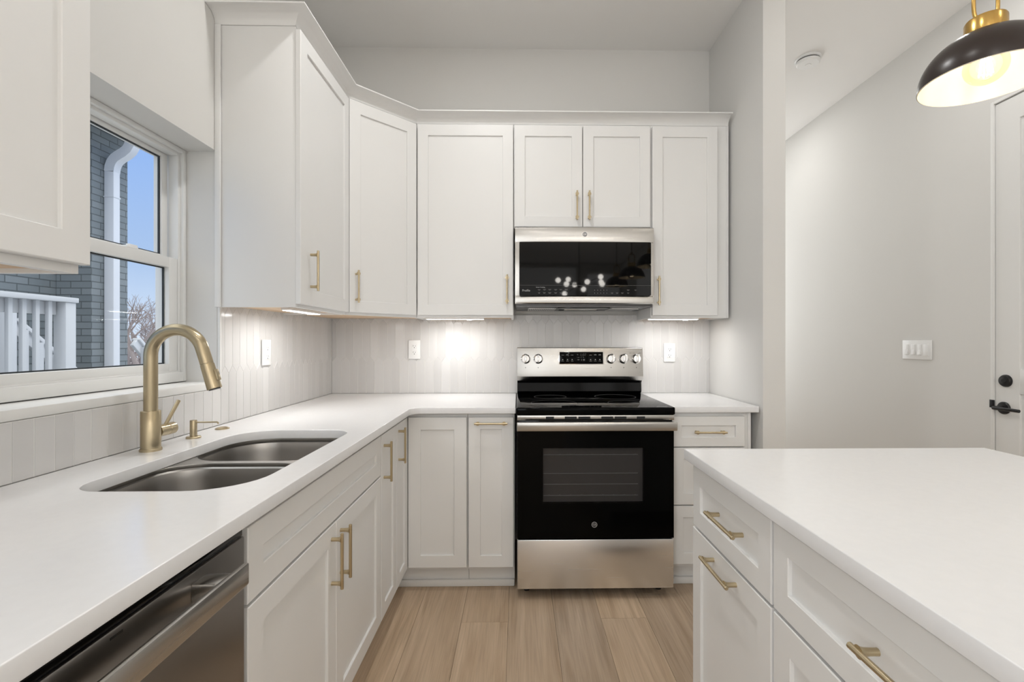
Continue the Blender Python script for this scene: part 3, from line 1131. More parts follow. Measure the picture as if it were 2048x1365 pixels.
# ------------------------------------------------------------------ outlets and switches
def outlet(loc, rz, label):
    o = thing('outlet', label, 'outlet', loc, rz, 'outlets on the tile')
    MB().box(-0.036, 0.036, -0.006, 0, -0.058, 0.058, 0.002).build('cover_plate', 'white_plastic', o)
    for z in (-0.0195, 0.0195):
        fc2 = MB().box(-0.0165, 0.0165, -0.0085, -0.006, z - 0.0135, z + 0.0135, 0.0012).build('receptacle', 'white_plastic', o)
        s = MB()
        s.box(-0.0075, -0.0055, -0.0088, -0.0084, z - 0.001, z + 0.008)
        s.box(0.0055, 0.0075, -0.0088, -0.0084, z - 0.001, z + 0.006)
        s.cyl((0, -0.0084, z - 0.0075), (0, -0.0088, z - 0.0075), 0.0026, seg=12)
        s.build('slots', 'dark_gap', fc2)
    MB().cyl((0, -0.006, 0), (0, -0.0068, 0), 0.003, seg=12).build('screw', 'white_plastic', o)
    return o


outlet((XW + 0.0105, 2.157, 1.186), PI / 2, 'white duplex outlet on the window-wall tile under the light bar')
outlet((-0.640, YB - 0.0095, 1.185), 0, 'white duplex outlet on the back-wall tile near the corner')
outlet((0.945, YB - 0.0095, 1.166), 0, 'white duplex outlet on the back-wall tile right of the range')
sw = thing('switch_plate', 'white four-gang plate with three toggle switches on the hall wall', 'switch', (XH - 0.0005, 2.818, 1.184), -PI / 2)
MB().box(-0.104, 0.104, -0.006, 0, -0.058, 0.058, 0.002).build('cover_plate', 'white_plastic', sw)
for k in range(4):
    x = -0.069 + k * 0.046
    if k < 3:
        MB().box(x - 0.013, x + 0.013, -0.0085, -0.006, -0.033, 0.033, 0.001).build('switch_frame', 'white_plastic', sw)
        tg = MB().prism([(-0.0085, 0.002), (-0.016, -0.0275), (-0.0085, -0.0275)], x - 0.010, x + 0.010)
        tg.build('toggle', 'white_plastic', sw, mtx=Matrix(((0, 0, 1, 0), (1, 0, 0, 0), (0, 1, 0, 0), (0, 0, 0, 1))))
    else:
        MB().box(x - 0.0165, x + 0.0165, -0.0088, -0.006, -0.034, 0.034, 0.001).build('rocker', 'white_plastic', sw)

sdv = thing('smoke_detector', 'round white smoke detector on the hall ceiling', 'smoke detector', (1.871, 3.0, ZC))
MB().lathe([(0, 0), (0.076, 0), (0.076, -0.008), (0.070, -0.012), (0, -0.012)], 40).build('base_ring', 'white_plastic', sdv)
MB().lathe([(0, -0.012), (0.064, -0.012), (0.064, -0.017), (0.068, -0.019), (0.068, -0.030), (0.060, -0.038), (0.018, -0.040), (0.016, -0.043), (0, -0.043)], 40).build('cover', 'white_plastic', sdv)
MB().lathe([(0.0645, -0.0125), (0.0645, -0.0168), (0.060, -0.0168)], 40).build('vent_gap', 'dark_gap', sdv)


# ------------------------------------------------------------------ emblem (ring with a two-letter monogram)
def emblem(parent, x, z, yf, r, mring='chrome', mdisc='grey_metal'):
    rot = Matrix.Translation((x, yf, z)) @ Matrix.Rotation(PI / 2, 4, 'X')
    o = MB().lathe([(0, 0.0004), (r * 0.86, 0.0004), (r * 0.86, 0), (0, 0)], 32, rot).build('emblem', mdisc, parent)
    MB().lathe([(r * 0.84, 0), (r * 0.84, 0.0012), (r, 0.0012), (r, 0)], 32, rot).build('emblem_ring', mring, o)
    text('monogram', 'GE', r * 1.02, mring, rot @ Matrix.Translation((0, 0, 0.0007)), o, 0.0003)
    return o


# ------------------------------------------------------------------ microwave
mw = thing('microwave', 'stainless over-the-range microwave with black glass door', 'microwave', (-0.016, 2.54, 1.42))
wM, hM = 0.757, 0.437
MB().box(0.004, wM - 0.004, 0.026, YB - 2.54 - 0.012, 0.012, hM, 0.003).build('housing', 'grey_metal', mw)
# curved steel door skin with an opening for the glass: built as a bowed frame
gx0_, gx1_, gz0, gz1 = 0.024, 0.735, 0.064, 0.352


def bow(x):
    u = (x - wM / 2) / (wM / 2)
    return 0.010 * u * u * u * u + 0.004 * u * u


t = MB()
bm = t.bm
N = 48
xs = [wM * k / N for k in range(N + 1)]


def strip(z0, z1, x0, x1, n=48):
    xs = [x0 + (x1 - x0) * k / n for k in range(n + 1)]
    zs = [(z0, 0.006), (z0 + 0.004, 0.001), (z0 + 0.008, 0.0), (z1 - 0.008, 0.0), (z1 - 0.004, 0.001), (z1, 0.006)]
    g = [[bm.verts.new((x, bow(x) + dy, z)) for z, dy in zs] for x in xs]
    for a, b in zip(g, g[1:]):
        for k in range(len(zs) - 1):
            bm.faces.new((a[k], b[k], b[k + 1], a[k + 1]))
    return g


strip(0.020, gz0, 0, wM)
strip(gz1, hM, 0, wM)
strip(gz0 - 0.006, gz1 + 0.006, 0, gx0_, 6)
strip(gz0 - 0.006, gz1 + 0.006, gx1_, wM, 6)
bmesh.ops.recalc_face_normals(bm, faces=bm.faces[:])
t.box(0.002, wM - 0.002, 0.019, 0.0255, 0.021, hM - 0.001)
t.box(0.0005, 0.004, 0.014, 0.0255, 0.022, hM - 0.001)
t.box(wM - 0.004, wM - 0.0005, 0.014, 0.0255, 0.022, hM - 0.001)
door_m = t.build('door', 'steel', mw)
gl = MB()
ol = rrect(gx0_ - 0.001, gx1_ + 0.001, gz0 - 0.001, gz1 + 0.001, 0.007, 5)
g2 = gl.prism(ol, -0.003, 0.008, 0.0, Matrix.Rotation(PI / 2, 4, 'X'))
gl = gl.build('door_glass', 'smoked_glass', door_m, smooth=False)
yg = 0.0028 - 0.0112 + 0.0003
yg = -0.0082
pr = MB()
pr.box(gx0_, gx1_, yg, yg + 0.0003, 0.118, 0.1188)
pr.build('control_line', 'print_dim', gl)
text('badge_lettering', 'Profile', 0.0165, 'print_grey', Matrix.Translation((0.060, yg, 0.090)) @ Matrix.Rotation(PI / 2, 4, 'X'), gl)
text('control_lettering', 'Sensor Cooking', 0.0075, 'print_grey', Matrix.Translation((0.137, yg, 0.108)) @ Matrix.Rotation(PI / 2, 4, 'X'), gl)
rr_ = random.Random(5)
mk = MB()
for (cx, cz) in [(0.130, 0.095), (0.159, 0.096), (0.187, 0.096), (0.219, 0.096), (0.247, 0.096), (0.276, 0.096),
                 (0.130, 0.078), (0.158, 0.078), (0.187, 0.078), (0.219, 0.078), (0.248, 0.078), (0.278, 0.078),
                 (0.524, 0.078), (0.552, 0.078), (0.580, 0.078), (0.612, 0.094), (0.612, 0.078), (0.652, 0.094)]:
    ww = rr_.uniform(0.006, 0.0085)
    mk.box(cx - ww, cx + ww, yg, yg + 0.0003, cz, cz + 0.0016)
    mk.box(cx - ww * 0.6, cx + ww * 0.6, yg, yg + 0.0003, cz - 0.004, cz - 0.0026)
for k in range(5):
    x = 0.430 + k * 0.0165
    mk.box(x - 0.0014, x + 0.0014, yg, yg + 0.0003, 0.075, 0.079)
    mk.box(x - 0.0014, x + 0.0014, yg, yg + 0.0003, 0.091, 0.095)
mk.build('control_print', 'print_dim', gl)
emblem(door_m, 0.378, 0.396, 0.001 - 0.0012, 0.0150, 'chrome', 'grey_metal')
# underside: sloped plate with vents, filters and the dark light recess
und = MB().box(0.006, wM - 0.006, 0.02, YB - 2.54 - 0.014, 0.004, 0.0118, 0.002)
und.build('base_plate', 'grey_metal', mw)
for x0 in (0.075, 0.540):
    fl = MB().box(x0, x0 + 0.155, 0.09, 0.29, -0.001, 0.0035, 0.001)
    fl = fl.build('grease_filter', 'mesh_filter', mw)
    hol = MB()
    for i in range(14):
        hol.box(x0 + 0.006 + i * 0.0106, x0 + 0.0105 + i * 0.0106, 0.095, 0.285, -0.0014, -0.0009)
    hol.build('filter_slots', 'grey_metal', fl)
MB().prism([(0.235, 0.05), (0.275, 0.028), (0.485, 0.028), (0.525, 0.05), (0.480, 0.17), (0.280, 0.17)], 0.0005, 0.0038).build('light_recess', 'black_enamel', mw)
MB().box(0.285, 0.475, 0.18, 0.235, -0.001, 0.0035, 0.001).build('light_lens', 'chrome', mw)
MB().box(0.260, 0.490, 0.25, 0.33, 0.0005, 0.0038, 0.001).build('vent_slot', 'black_plastic', mw)

# ------------------------------------------------------------------ range
rg = thing('range', 'stainless electric range with black glass cooktop and oven door', 'range', (-0.007, 2.24, 0))
wR = 0.758
dR = YB - 2.24 - 0.015
MB().box(0.003, wR - 0.003, 0.03, dR, 0.045, 0.884, 0.002).build('body', 'black_enamel', rg)
for x in (0.05, wR - 0.05):
    for y in (0.10, dR - 0.08):
        MB().cyl((x, y, 0), (x, y, 0.045), 0.014, 0.018, 16).build('foot', 'black_plastic', rg)
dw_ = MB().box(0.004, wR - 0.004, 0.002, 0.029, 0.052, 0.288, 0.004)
dw_.build('storage_drawer', 'steel_drawer_lit', rg)
# oven door
dg_ = MB()
ring_in = (0.126, wR - 0.148, 0.462, 0.726)
dd = bmesh.new()
ox = MB()
for (x0, x1, z0, z1) in ((0.004, ring_in[0], 0.294, 0.812), (ring_in[1], wR - 0.004, 0.294, 0.812), (ring_in[0], ring_in[1], 0.294, ring_in[2]), (ring_in[0], ring_in[1], ring_in[3], 0.812)):
    ox.box(x0, x1, 0.0, 0.027, z0, z1)
od = ox.build('oven_door', 'black_glass', rg, smooth=False)
MB().box(ring_in[0] + 0.0002, ring_in[1] - 0.0002, 0.0002, 0.004, ring_in[2] + 0.0002, ring_in[3] - 0.0002).build('oven_window', 'oven_glass', od)
MB().box(ring_in[0], ring_in[1], 0.0245, 0.0275, ring_in[2], ring_in[3]).build('oven_interior', 'oven_cavity', od)
rk = MB()
for z in (0.690, 0.600, 0.548, 0.494):
    rk.cyl((ring_in[0] + 0.004, 0.020, z), (ring_in[1] - 0.024, 0.020, z), 0.0017, seg=8)
    if z in (0.690, 0.494):
        for k in range(9):
            x = ring_in[0] + 0.03 + k * 0.052
            rk.cyl((x, 0.018, z), (x, 0.018, z + 0.006), 0.0012, seg=8)
rk.build('oven_rack', 'oven_rack', od)
hb = MB().box(0.001, wR - 0.001, -0.048, -0.034, 0.815, 0.858, 0.005)
hb.box(0.006, 0.034, -0.036, 0.002, 0.822, 0.852, 0.003)
hb.box(wR - 0.034, wR - 0.006, -0.036, 0.002, 0.822, 0.852, 0.003)
hb.build('handle', 'steel', od)
emblem(od, 0.372, 0.360, -0.0004, 0.0135, 'print_grey', 'black_plastic')
# vent strip above the door
vs = MB().box(0.003, wR - 0.003, -0.003, 0.028, 0.8595, 0.8835, 0.002)
vs = vs.build('vent_strip', 'steel', rg)
for x0, x1 in ((0.140, 0.178), (0.230, 0.287), (0.295, 0.352), (0.405, 0.461), (0.469, 0.525), (0.575, 0.614)):
    MB().box(x0, x1, -0.0036, -0.002, 0.866, 0.8775).build('vent_slot', 'dark_gap', vs)
# cooktop
ck = MB().box(-0.0005, wR + 0.0005, -0.008, dR - 0.075, 0.8845, 0.921, 0.006, seg=3)
ck = ck.build('cooktop', 'black_glass', rg)
for bx_, by_, br_ in ((0.19, 0.16, 0.115), (0.56, 0.16, 0.09), (0.19, 0.43, 0.09), (0.56, 0.43, 0.115)):
    MB().lathe([(br_, 0), (br_ + 0.0018, 0), (br_ + 0.0018, 0.0004), (br_, 0.0004), (br_, 0)], 56, Matrix.Translation((bx_, by_, 0.9208))).build('burner_ring', 'print_faint', ck)
# back console
bgd = MB()
yc_ = 0.565
pol = [(dR - 0.002, 0.90), (yc_ + 0.045, 0.9215), (yc_ + 0.030, 0.935), (yc_ + 0.034, 0.985), (yc_ + 0.02, 0.9995), (dR - 0.002, 0.9995)]
mYZ = Matrix(((0, 0, 1, 0), (1, 0, 0, 0), (0, 1, 0, 0), (0, 0, 0, 1)))
bgd.prism(pol, 0.003, wR - 0.003, 0.0, mYZ)
bgd.build('backguard', 'black_enamel', rg)
tilt = 0.016
pol = [(dR - 0.002, 1.0005), (yc_ + 0.012, 1.0005), (yc_ - 0.006, 1.026), (yc_ - 0.006 + tilt, 1.196), (yc_ + tilt, 1.199), (dR - 0.002, 1.199)]
cp = MB().prism(pol, 0.0015, wR - 0.0015, 0.0015, mYZ)
cp = cp.build('control_panel', 'steel', rg)
ang = math.atan2(tilt, 0.17)
pm = Matrix.Translation((0, yc_ - 0.006, 1.026)) @ Matrix.Rotation(-ang, 4, 'X')     # local x along, z up the panel, -y out


def on_panel(o):
    o.data.transform(pm)
    return o


ds_ = MB().box(0.252, 0.520, -0.0012, 0.001, 0.072, 0.150, 0.0005)
ds_ = on_panel(ds_.build('display_frame', 'chrome', cp))
dg2 = MB().box(0.2555, 0.5165, -0.0022, -0.0010, 0.0755, 0.1465, 0.0003)
dg2 = on_panel(dg2.build('display', 'black_glass', cp))
mk = MB()
yq = -0.0026
for cx in (0.274, 0.303, 0.331, 0.442, 0.470, 0.497):
    mk.box(cx - 0.0075, cx + 0.0075, yq, yq + 0.0006, 0.127, 0.1285)
    if cx not in (0.274, 0.331, 0.442):
        mk.box(cx - 0.0065, cx + 0.0065, yq, yq + 0.0006, 0.131, 0.1325)
    mk.box(cx - 0.003, cx + 0.003, yq, yq + 0.0006, 0.098, 0.1035)
    mk.box(cx - 0.0075, cx + 0.0075, yq, yq + 0.0006, 0.0915, 0.0928)
mk.box(0.3625, 0.3745, yq, yq + 0.0006, 0.0985, 0.1005)
mk.box(0.3855, 0.3868, yq, yq + 0.0006, 0.0945, 0.1045)
mk.box(0.3955, 0.4075, yq, yq + 0.0006, 0.0985, 0.1005)
mk.box(0.4005, 0.4025, yq, yq + 0.0006, 0.0935, 0.1055)
on_panel(mk.build('control_print', 'print_grey', dg2))
tx = text('clock_digits', '1:07', 0.022, 'clock_led', Matrix.Translation((0.397, -0.0024, 0.129)) @ Matrix.Rotation(PI / 2, 4, 'X'), dg2)
on_panel(tx)
for kx in (0.052, 0.127, 0.564, 0.640, 0.717):
    kb = MB().lathe([(0, 0), (0.0285, 0), (0.0285, 0.004), (0.0245, 0.006), (0.0235, 0.022), (0.021, 0.025), (0, 0.025)], 32,
                    Matrix.Translation((kx, 0, 0.105)) @ Matrix.Rotation(PI / 2, 4, 'X'))
    kb = on_panel(kb.build('knob', 'chrome', cp))
    gp = MB().box(kx - 0.0048, kx + 0.0048, -0.033, -0.024, 0.105 - 0.024, 0.105 + 0.024, 0.002)
    on_panel(gp.build('knob_grip', 'chrome', kb))
    mk2 = MB().box(kx - 0.005, kx - 0.0015, -0.0335, -0.024, 0.105 + 0.019, 0.105 + 0.0285)
    mk2.box(kx + 0.0015, kx + 0.005, -0.0335, -0.024, 0.105 + 0.019, 0.105 + 0.0285)
    on_panel(mk2.build('knob_pointer', 'black_plastic', kb))
    mk3 = MB().cyl((kx, 0.0, 0.053), (kx, -0.0006, 0.053), 0.0022, seg=10)
    if kx > 0.7:
        for s in (-0.034, -0.014, 0.022):
            mk3.box(kx + s - 0.007, kx + s + 0.006, -0.0006, 0, 0.139, 0.1404)
    on_panel(mk3.build('dial_print', 'black_plastic', cp))

# ------------------------------------------------------------------ dishwasher
dwh = thing('dishwasher', 'dark stainless dishwasher with towel-bar handle under the countertop', 'dishwasher', (-0.537, 0.330, 0), HW)
wD = 0.606
MB().box(0.004, wD - 0.004, 0.03, 0.56, 0.10, 0.872).build('tub', 'black_plastic', dwh)
MB().box(0.004, wD - 0.004, 0.09, 0.105, 0.0, 0.10).build('toe_kick', 'black_plastic', dwh)
dd_ = MB().box(0.003, wD - 0.003, 0.0, 0.028, 0.105, 0.855, 0.003).build('door', 'steel_dark', dwh)
MB().box(0.003, wD - 0.003, 0.004, 0.028, 0.8552, 0.872, 0.002).build('control_edge', 'black_enamel', dwh)
hb = MB().box(0.084, wD - 0.084, -0.056, -0.045, 0.802, 0.842, 0.004)
hb.box(0.115, 0.155, -0.047, 0.001, 0.806, 0.838, 0.004)
hb.box(wD - 0.155, wD - 0.115, -0.047, 0.001, 0.806, 0.838, 0.004)
hb.build('handle', 'steel', dd_)
MB().box(0.298, 0.318, -0.0006, 0.001, 0.843, 0.8465).build('status_light', 'black_plastic', dd_)

# ------------------------------------------------------------------ island
ol = [(0.4985, -0.95), (1.415, -0.95), (1.415, 1.402), (0.4985, 1.402)]
o = flat_slab('countertop', [ol], CB, CT, 'quartz')
tag(o, 'large white quartz countertop on the island at right', 'countertop')
XI_ = 0.5385                  # carcass front plane, faces -x
IW = -PI / 2
c = thing('island_cabinet', 'white island cabinet with one drawer over a pull-out door, at the island far end', 'cabinet', (XI_, 1.384, 0), IW)
w = 0.434
cab_box(c, w, 0.58, 0.11, CB - 0.001, toe=0.055)
front(c, 'drawer', 0.003, w - 0.004, 0.697, 0.872, (0.245, 0.790), vertical=False, rail=0.05)
dr_ = MB().shaker(0.0, w - 0.004, ZD0, 0.690, -0.0205, rail=0.057).build('pullout_door', 'cabinet_paint', c)
pull(dr_, (0.212, 0.658), False, -0.0205)
c = thing('island_cabinet', 'wide white island cabinet with one broad drawer over two doors, nearest the viewer', 'cabinet', (XI_, 0.949, 0), IW)
w = 0.765
cab_box(c, w, 0.58, 0.11, CB - 0.001, toe=0.055)
front(c, 'drawer', 0.004, w - 0.004, 0.697, 0.872, (0.345, 0.790), vertical=False, rail=0.05)
front(c, 'door', 0.004, w / 2 - 0.0015, ZD0, 0.690, (w / 2 - 0.034, 0.59))
front(c, 'door', w / 2 + 0.0015, w - 0.004, ZD0, 0.690, (w / 2 + 0.034, 0.59))
bk = MB().box(1.1195, 1.139, -0.93, 1.384, 0, CB - 0.001, 0.001)
bk.box(XI_, 1.1195, -0.93, 0.183, 0.0, CB - 0.001, 0.001)
tag(bk.build('island_back_panel', 'cabinet_paint'), 'plain white panelling closing the back and near end of the island', 'panel')


# ------------------------------------------------------------------ pendants
def pendant(x, y, zr, label, power):
    o = thing('pendant_lamp', label, 'lamp', (x, y, zr), 0, 'dome pendants over the island')
    R = 0.130
    outp, inp = [], []
    H = 0.108
    for k in range(15):
        a = k / 14 * math.radians(72)
        outp.append((R * math.cos(a) ** 0.92, H * math.sin(a) / math.sin(math.radians(72))))
    for r, z in reversed(outp):
        inp.append((max(r - 0.0022, 0.001), z - 0.0015))
    sh_ = MB().lathe(outp + [(0.036, H + 0.002), (0, H + 0.002)], 64).build('shade', 'bronze_paint', o)
    MB().lathe([(R - 0.0003, 0.0), (R - 0.0025, -0.0008)] + list(reversed(inp)) + [(0.034, H - 0.001), (0, H - 0.001)], 64).build('shade_lining', 'shade_lining', sh_)
    MB().lathe([(0, H), (0.040, H), (0.040, H + 0.034), (0.038, H + 0.038), (0, H + 0.038)], 48).build('cap', 'brass_lamp', o)
    # oval yoke joining the cap to the cord
    pts = []
    for k in range(40):
        a = 2 * PI * k / 40
        pts.append((0.030 * math.copysign(abs(math.cos(a)) ** 0.55, math.cos(a)), 0, H + 0.032 + 0.047 + 0.047 * math.copysign(abs(math.sin(a)) ** 0.7, math.sin(a))))
    MB().tube(pts, 0.0042, 12, closed=True).build('yoke', 'brass_lamp', o)
    ztop = ZC - zr
    cd = MB().cyl((0, 0, H + 0.120), (0, 0, H + 0.145), 0.010, seg=20, bev=0.002)
    cd.build('cord_grip', 'brass_lamp', o)
    MB().cyl((0, 0, H + 0.145), (0, 0, ztop - 0.024), 0.0035, seg=10).build('cord', 'black_hardware', o)
    MB().lathe([(0, ztop), (0.06, ztop), (0.06, ztop - 0.018), (0.05, ztop - 0.024), (0, ztop - 0.024)], 36).build('canopy', 'brass_lamp', o)
    MB().cyl((0, 0, H - 0.03), (0, 0, H - 0.001), 0.018, seg=20).build('socket', 'brass_lamp', o)
    zb = 0.034
    rb = 0.043
    bp_ = [(0, zb - rb)] + [(rb * math.sin(a), zb - rb * math.cos(a)) for a in [k / 12 * math.radians(140) for k in range(1, 13)]] + [(0.014, H - 0.032), (0.014, H - 0.028)]
    bl = MB().lathe(bp_, 32).build('bulb', 'bulb_glass', o)
    fi = MB()
    for k in range(6):
        a = 2 * PI * k / 6
        fi.cyl((0.007 * math.cos(a), 0.007 * math.sin(a), zb + 0.028), (0.013 * math.cos(a), 0.013 * math.sin(a), zb - 0.022), 0.0013, seg=8)
    fi.build('filament', 'filament', bl)
    l = bpy.data.lights.new('pendant_light', 'POINT')
    l.energy = power
    l.color = (1.0, 0.86, 0.66)
    l.shadow_soft_size = 0.02
    lo_ = bpy.data.objects.new('pendant_light', l)
    COL.objects.link(lo_)
    lo_.parent = o
    lo_.location = (0, 0, zb)
    return o


pendant(1.132, 1.118, 1.870, 'dark bronze dome pendant with brass cap, farthest of the three over the island', 0.18)
pendant(1.132, 0.400, 1.870, 'dark bronze dome pendant with brass cap, middle of the three over the island', 0.18)
pendant(1.132, -0.315, 1.870, 'dark bronze dome pendant with brass cap, nearest of the three over the island', 0.18)

# ------------------------------------------------------------------ recessed ceiling lights
CANS = [(-0.20, 1.68, 'over the aisle before the range'), (-0.12, 0.60, 'over the aisle by the sink'), (-0.12, -0.9, 'over the aisle behind the viewer'),
        (1.87, 2.1, 'in the hall ceiling by the door'), (1.87, 3.9, 'at the end of the hall ceiling'),
        (1.9, 0.2, 'behind the island'), (0.7, -2.2, 'over the dining end of the room'), (-0.5, -3.8, 'near the rear wall')]
POW = [6.9, 1.8, 3.4, 2.8, 2.4, 0.3, 4.5, 4.5]
for (x, y, wtxt), pw in zip(CANS, POW):
    o = thing('recessed_light', 'round white recessed ceiling light ' + wtxt, 'light', (x, y, ZC - 0.0005), 0, 'recessed ceiling lights')
    MB().lathe([(0.070, 0), (0.090, 0), (0.088, -0.005), (0.070, -0.004), (0.070, 0)], 36).build('trim_ring', 'white_plastic', o)
    MB().lathe([(0, -0.001), (0.070, -0.001), (0.070, -0.003), (0, -0.003)], 32).build('lens', 'can_lens', o)
    a = area('recessed_lamp', (0, 0, -0.006), (0, 0, 0), 0.13, 0.13, pw, WARM, 'DISK', o)

# chandelier of globes over the dining end (seen mirrored in the microwave glass)
ch = thing('chandelier', 'black branching chandelier with lit white globes behind the viewer', 'chandelier', (1.05, -3.0, 2.20))
MB().cyl((0, 0, 0.05), (0, 0, ZC - 2.20 - 0.02), 0.006, seg=12).build('stem', 'black_hardware', ch)
MB().lathe([(0, 0), (0.06, 0), (0.06, -0.02), (0, -0.02)], 28, Matrix.Translation((0, 0, ZC - 2.20))).build('canopy', 'black_hardware', ch)
MB().lathe([(0, -0.05), (0.03, -0.03), (0.03, 0.03), (0, 0.05)], 20).build('hub', 'black_hardware', ch)
rc_ = random.Random(21)
for (gx, gy, gz) in ((-0.37, 0.1, 0.07), (-0.16, -0.25, 0.13), (-0.24, 0.22, -0.01), (-0.24, -0.1, -0.14), (-0.04, -0.3, 0.04), (0.10, 0.28, 0.02), (0.09, -0.1, -0.06), (0.355, 0.1, 0.13), (0.415, -0.2, 0.08), (0.363, 0.2, -0.005)):
    v = Vector((gx, gy, gz))
    ar = MB().cyl((0, 0, 0), v * 0.9, 0.005, seg=10).build('arm', 'black_hardware', ch)
    t_ = bmesh.new()
    bmesh.ops.create_uvsphere(t_, u_segments=20, v_segments=12, radius=0.044)
    gb = MB()
    gb._merge(t_, Matrix.Translation(v))
    gb.build('globe', 'globe_lit', ar)

# ------------------------------------------------------------------ outside the window
gd = MB().box(-60, XW - 0.31, -20, 70, -1.3, -1.2)
structure(gd.build('ground', 'bounce_ground'))
hs = thing('brick_house', 'dark grey painted brick house beyond the window', 'building', (-4.6, 4.9, -1.2))
HO = Vector((-4.6, 4.9, -1.2))
def rel(mb):
    mb.bm.transform(Matrix.Translation(-HO))
    return mb
rel(MB().box(-9.5, -4.62, 0.5, 5.215, -1.2, 5.2)).build('wall', 'painted_brick', hs)
rel(MB().box(-4.615, -4.27, 4.78, 5.215, -1.2, 4.2)).build('pier', 'painted_brick', hs)
gt = rel(MB().box(-4.05, -3.92, 3.8, 5.5, 3.36, 3.48, 0.01)).build('gutter', 'downspout_white', hs)
rel(MB().box(-4.62, -3.92, 3.8, 5.5, 3.49, 3.53)).build('soffit', 'exterior_white', hs)
dsx, dsy = -4.215, 4.955
dn = MB()
dn.box(dsx - 0.05, dsx + 0.05, dsy - 0.04, dsy + 0.04, -1.1, 3.0, 0.008)
cl = [Vector((0.0, 2.99)), Vector((0.006, 3.04)), Vector((0.022, 3.085)), Vector((0.05, 3.125)), Vector((0.09, 3.155)), Vector((0.14, 3.185)), Vector((0.18, 3.22)), Vector((0.205, 3.265)), Vector((0.212, 3.32))]
le, ri = [], []
for k, p_ in enumerate(cl):
    d_ = (cl[min(k + 1, len(cl) - 1)] - cl[max(k - 1, 0)]).normalized()
    n_ = Vector((d_.y, -d_.x)) * 0.05
    le.append((dsx + p_.x - n_.x, p_.y - n_.y))
    ri.append((dsx + p_.x + n_.x, p_.y + n_.y))
dn.prism(ri + le[::-1], -0.04, 0.04, 0.0, Matrix.Translation((0, dsy, 0)) @ Matrix.Rotation(PI / 2, 4, 'X'))
dn.box(dsx - 0.054, dsx + 0.054, dsy - 0.044, dsy + 0.044, 2.72, 2.735, 0.003)
rel(dn).build('downspout', 'downspout_white', hs)

rl = thing('deck_railing', 'white wooden deck railing with square balusters outside the window', 'railing', (-3.72, 3.9, -1.2))
RO = Vector((-3.72, 3.9, -1.2))
def relr(mb):
    mb.bm.transform(Matrix.Translation(-RO))
    return mb
relr(MB().box(-3.775, -3.665, 2.0, 3.99, 1.555, 1.595, 0.004)).build('top_rail', 'exterior_white', rl)
relr(MB().box(-3.775, -3.745, 2.0, 3.88, 1.45, 1.5545, 0.003)).build('rail_board', 'exterior_white', rl)
relr(MB().box(-3.775, -3.675, 3.885, 3.975, -1.2, 1.5545, 0.004)).build('post', 'exterior_white', rl)
relr(MB().box(-3.775, -3.745, 2.0, 3.88, 0.55, 0.64, 0.003)).build('rail_board', 'exterior_white', rl)
for k in range(15):
    y = 3.80 - k * 0.098
    relr(MB().box(-3.744, -3.714, y - 0.015, y + 0.015, 0.45, 1.5545, 0.002)).build('baluster', 'exterior_white', rl)


def stair_rail(x, ya, za, yb, zb, nb, label, post=True):
    o = thing('stair_railing', label, 'railing', (x, ya, za - 1.2))
    O = Vector((x, ya, za - 1.2))
    d = Vector((0, yb - ya, zb - za))
    L = d.length
    mt_ = Matrix.Translation((x, (ya + yb) / 2, (za + zb) / 2)) @ Matrix.Rotation(math.atan2(d.z, d.y), 4, 'X')
    r = MB().box(-0.02, 0.02, -L / 2, L / 2, -0.08, 0.0, 0.003, mt_)
    r.box(-0.045, 0.045, -L / 2, L / 2, 0.0, 0.03, 0.003, mt_)
    r.bm.transform(Matrix.Translation(-O))
    r.build('hand_rail', 'exterior_white', o)
    for k in range(nb):
        f_ = (k + 0.5) / nb
        y, z = ya + d.y * f_, za + d.z * f_
        q = MB().box(x + 0.021, x + 0.058, y - 0.019, y + 0.019, z - 0.95, z - 0.02)
        q.bm.transform(Matrix.Translation(-O))
        q.build('baluster', 'exterior_white', o)
    if post:
        q = MB().box(x - 0.045, x + 0.045, ya - 0.09, ya, -1.2, za + 0.12, 0.003)
        q.bm.transform(Matrix.Translation(-O))
        q.build('post', 'exterior_white', o)
    return o


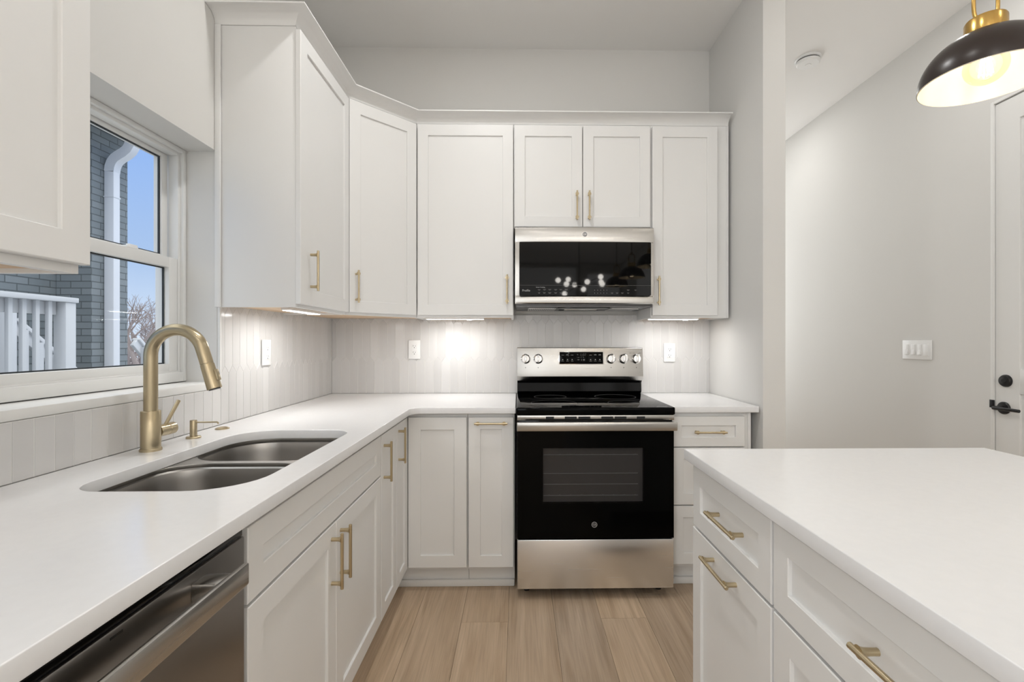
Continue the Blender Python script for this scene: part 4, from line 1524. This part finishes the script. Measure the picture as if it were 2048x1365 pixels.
stair_rail(-4.25, 4.02, 1.41, 4.66, 0.86, 5, 'white stair handrail sloping down behind the deck railing')
stair_rail(-4.25, 5.30, 1.25, 6.3, 0.30, 8, 'white stair handrail sloping down beyond the brick house corner', False)


def tree(name, loc, h, seed, label, mt_, depth=6):
    rnd = random.Random(seed)
    t = MB()

    def grow(p, d, L, r, lv):
        q = p + d * L
        mid = p + d * L * 0.5 + Vector((rnd.uniform(-1, 1), rnd.uniform(-1, 1), rnd.uniform(-1, 1))) * L * 0.05
        t.tube([p, mid, q], [r, r * 0.85, r * 0.7], 5 if lv > 2 else 8)
        if lv >= depth:
            return
        n = 2 if rnd.random() < 0.45 else 3
        for k in range(n):
            ax = Vector((rnd.uniform(-1, 1), rnd.uniform(-1, 1), rnd.uniform(-0.35, 0.7)))
            nd_ = (d * rnd.uniform(0.75, 1.1) + ax * 0.72).normalized()
            grow(p.lerp(q, rnd.uniform(0.6, 1.0)), nd_, L * rnd.uniform(0.62, 0.85), r * 0.62, lv + 1)
    grow(Vector((0, 0, 0)), Vector((0, 0, 1)), h * 0.26, h * 0.022, 0)
    o = t.build(name, mt_)
    o.location = loc
    tag(o, label, 'tree')
    return o


tree('bare_tree', (-13.0, 16.5, -1.2), 5.6, 4, 'tall bare winter tree right of the brick house corner', 'bark', 7)
tree('bare_tree', (-15.2, 20.5, -1.2), 5.0, 9, 'lower bare winter tree farther off behind the stair handrail', 'bark_far', 7)
bm_ = MB()
rnd = random.Random(31)
for k in range(700):
    a = rnd.uniform(0, 1)
    x, y = -24 + rnd.uniform(-2.5, 2.5), 22 + a * 16
    h = rnd.uniform(1.4, 3.2)
    p = Vector((x, y, -1.2))
    dd_ = Vector((rnd.uniform(-0.35, 0.35), rnd.uniform(-0.35, 0.35), 1)).normalized()
    bm_.tube([p, p + dd_ * h * 0.6 + Vector((rnd.uniform(-.1, .1), rnd.uniform(-.1, .1), 0)), p + dd_ * h + Vector((rnd.uniform(-.4, .4), rnd.uniform(-.4, .4), 0))], [0.05, 0.03, 0.012], 4)
o = bm_.build('brush_thicket', 'bark_far')
tag(o, 'hazy brown thicket of bare brush low behind the trees', 'thicket')
o['kind'] = 'stuff'
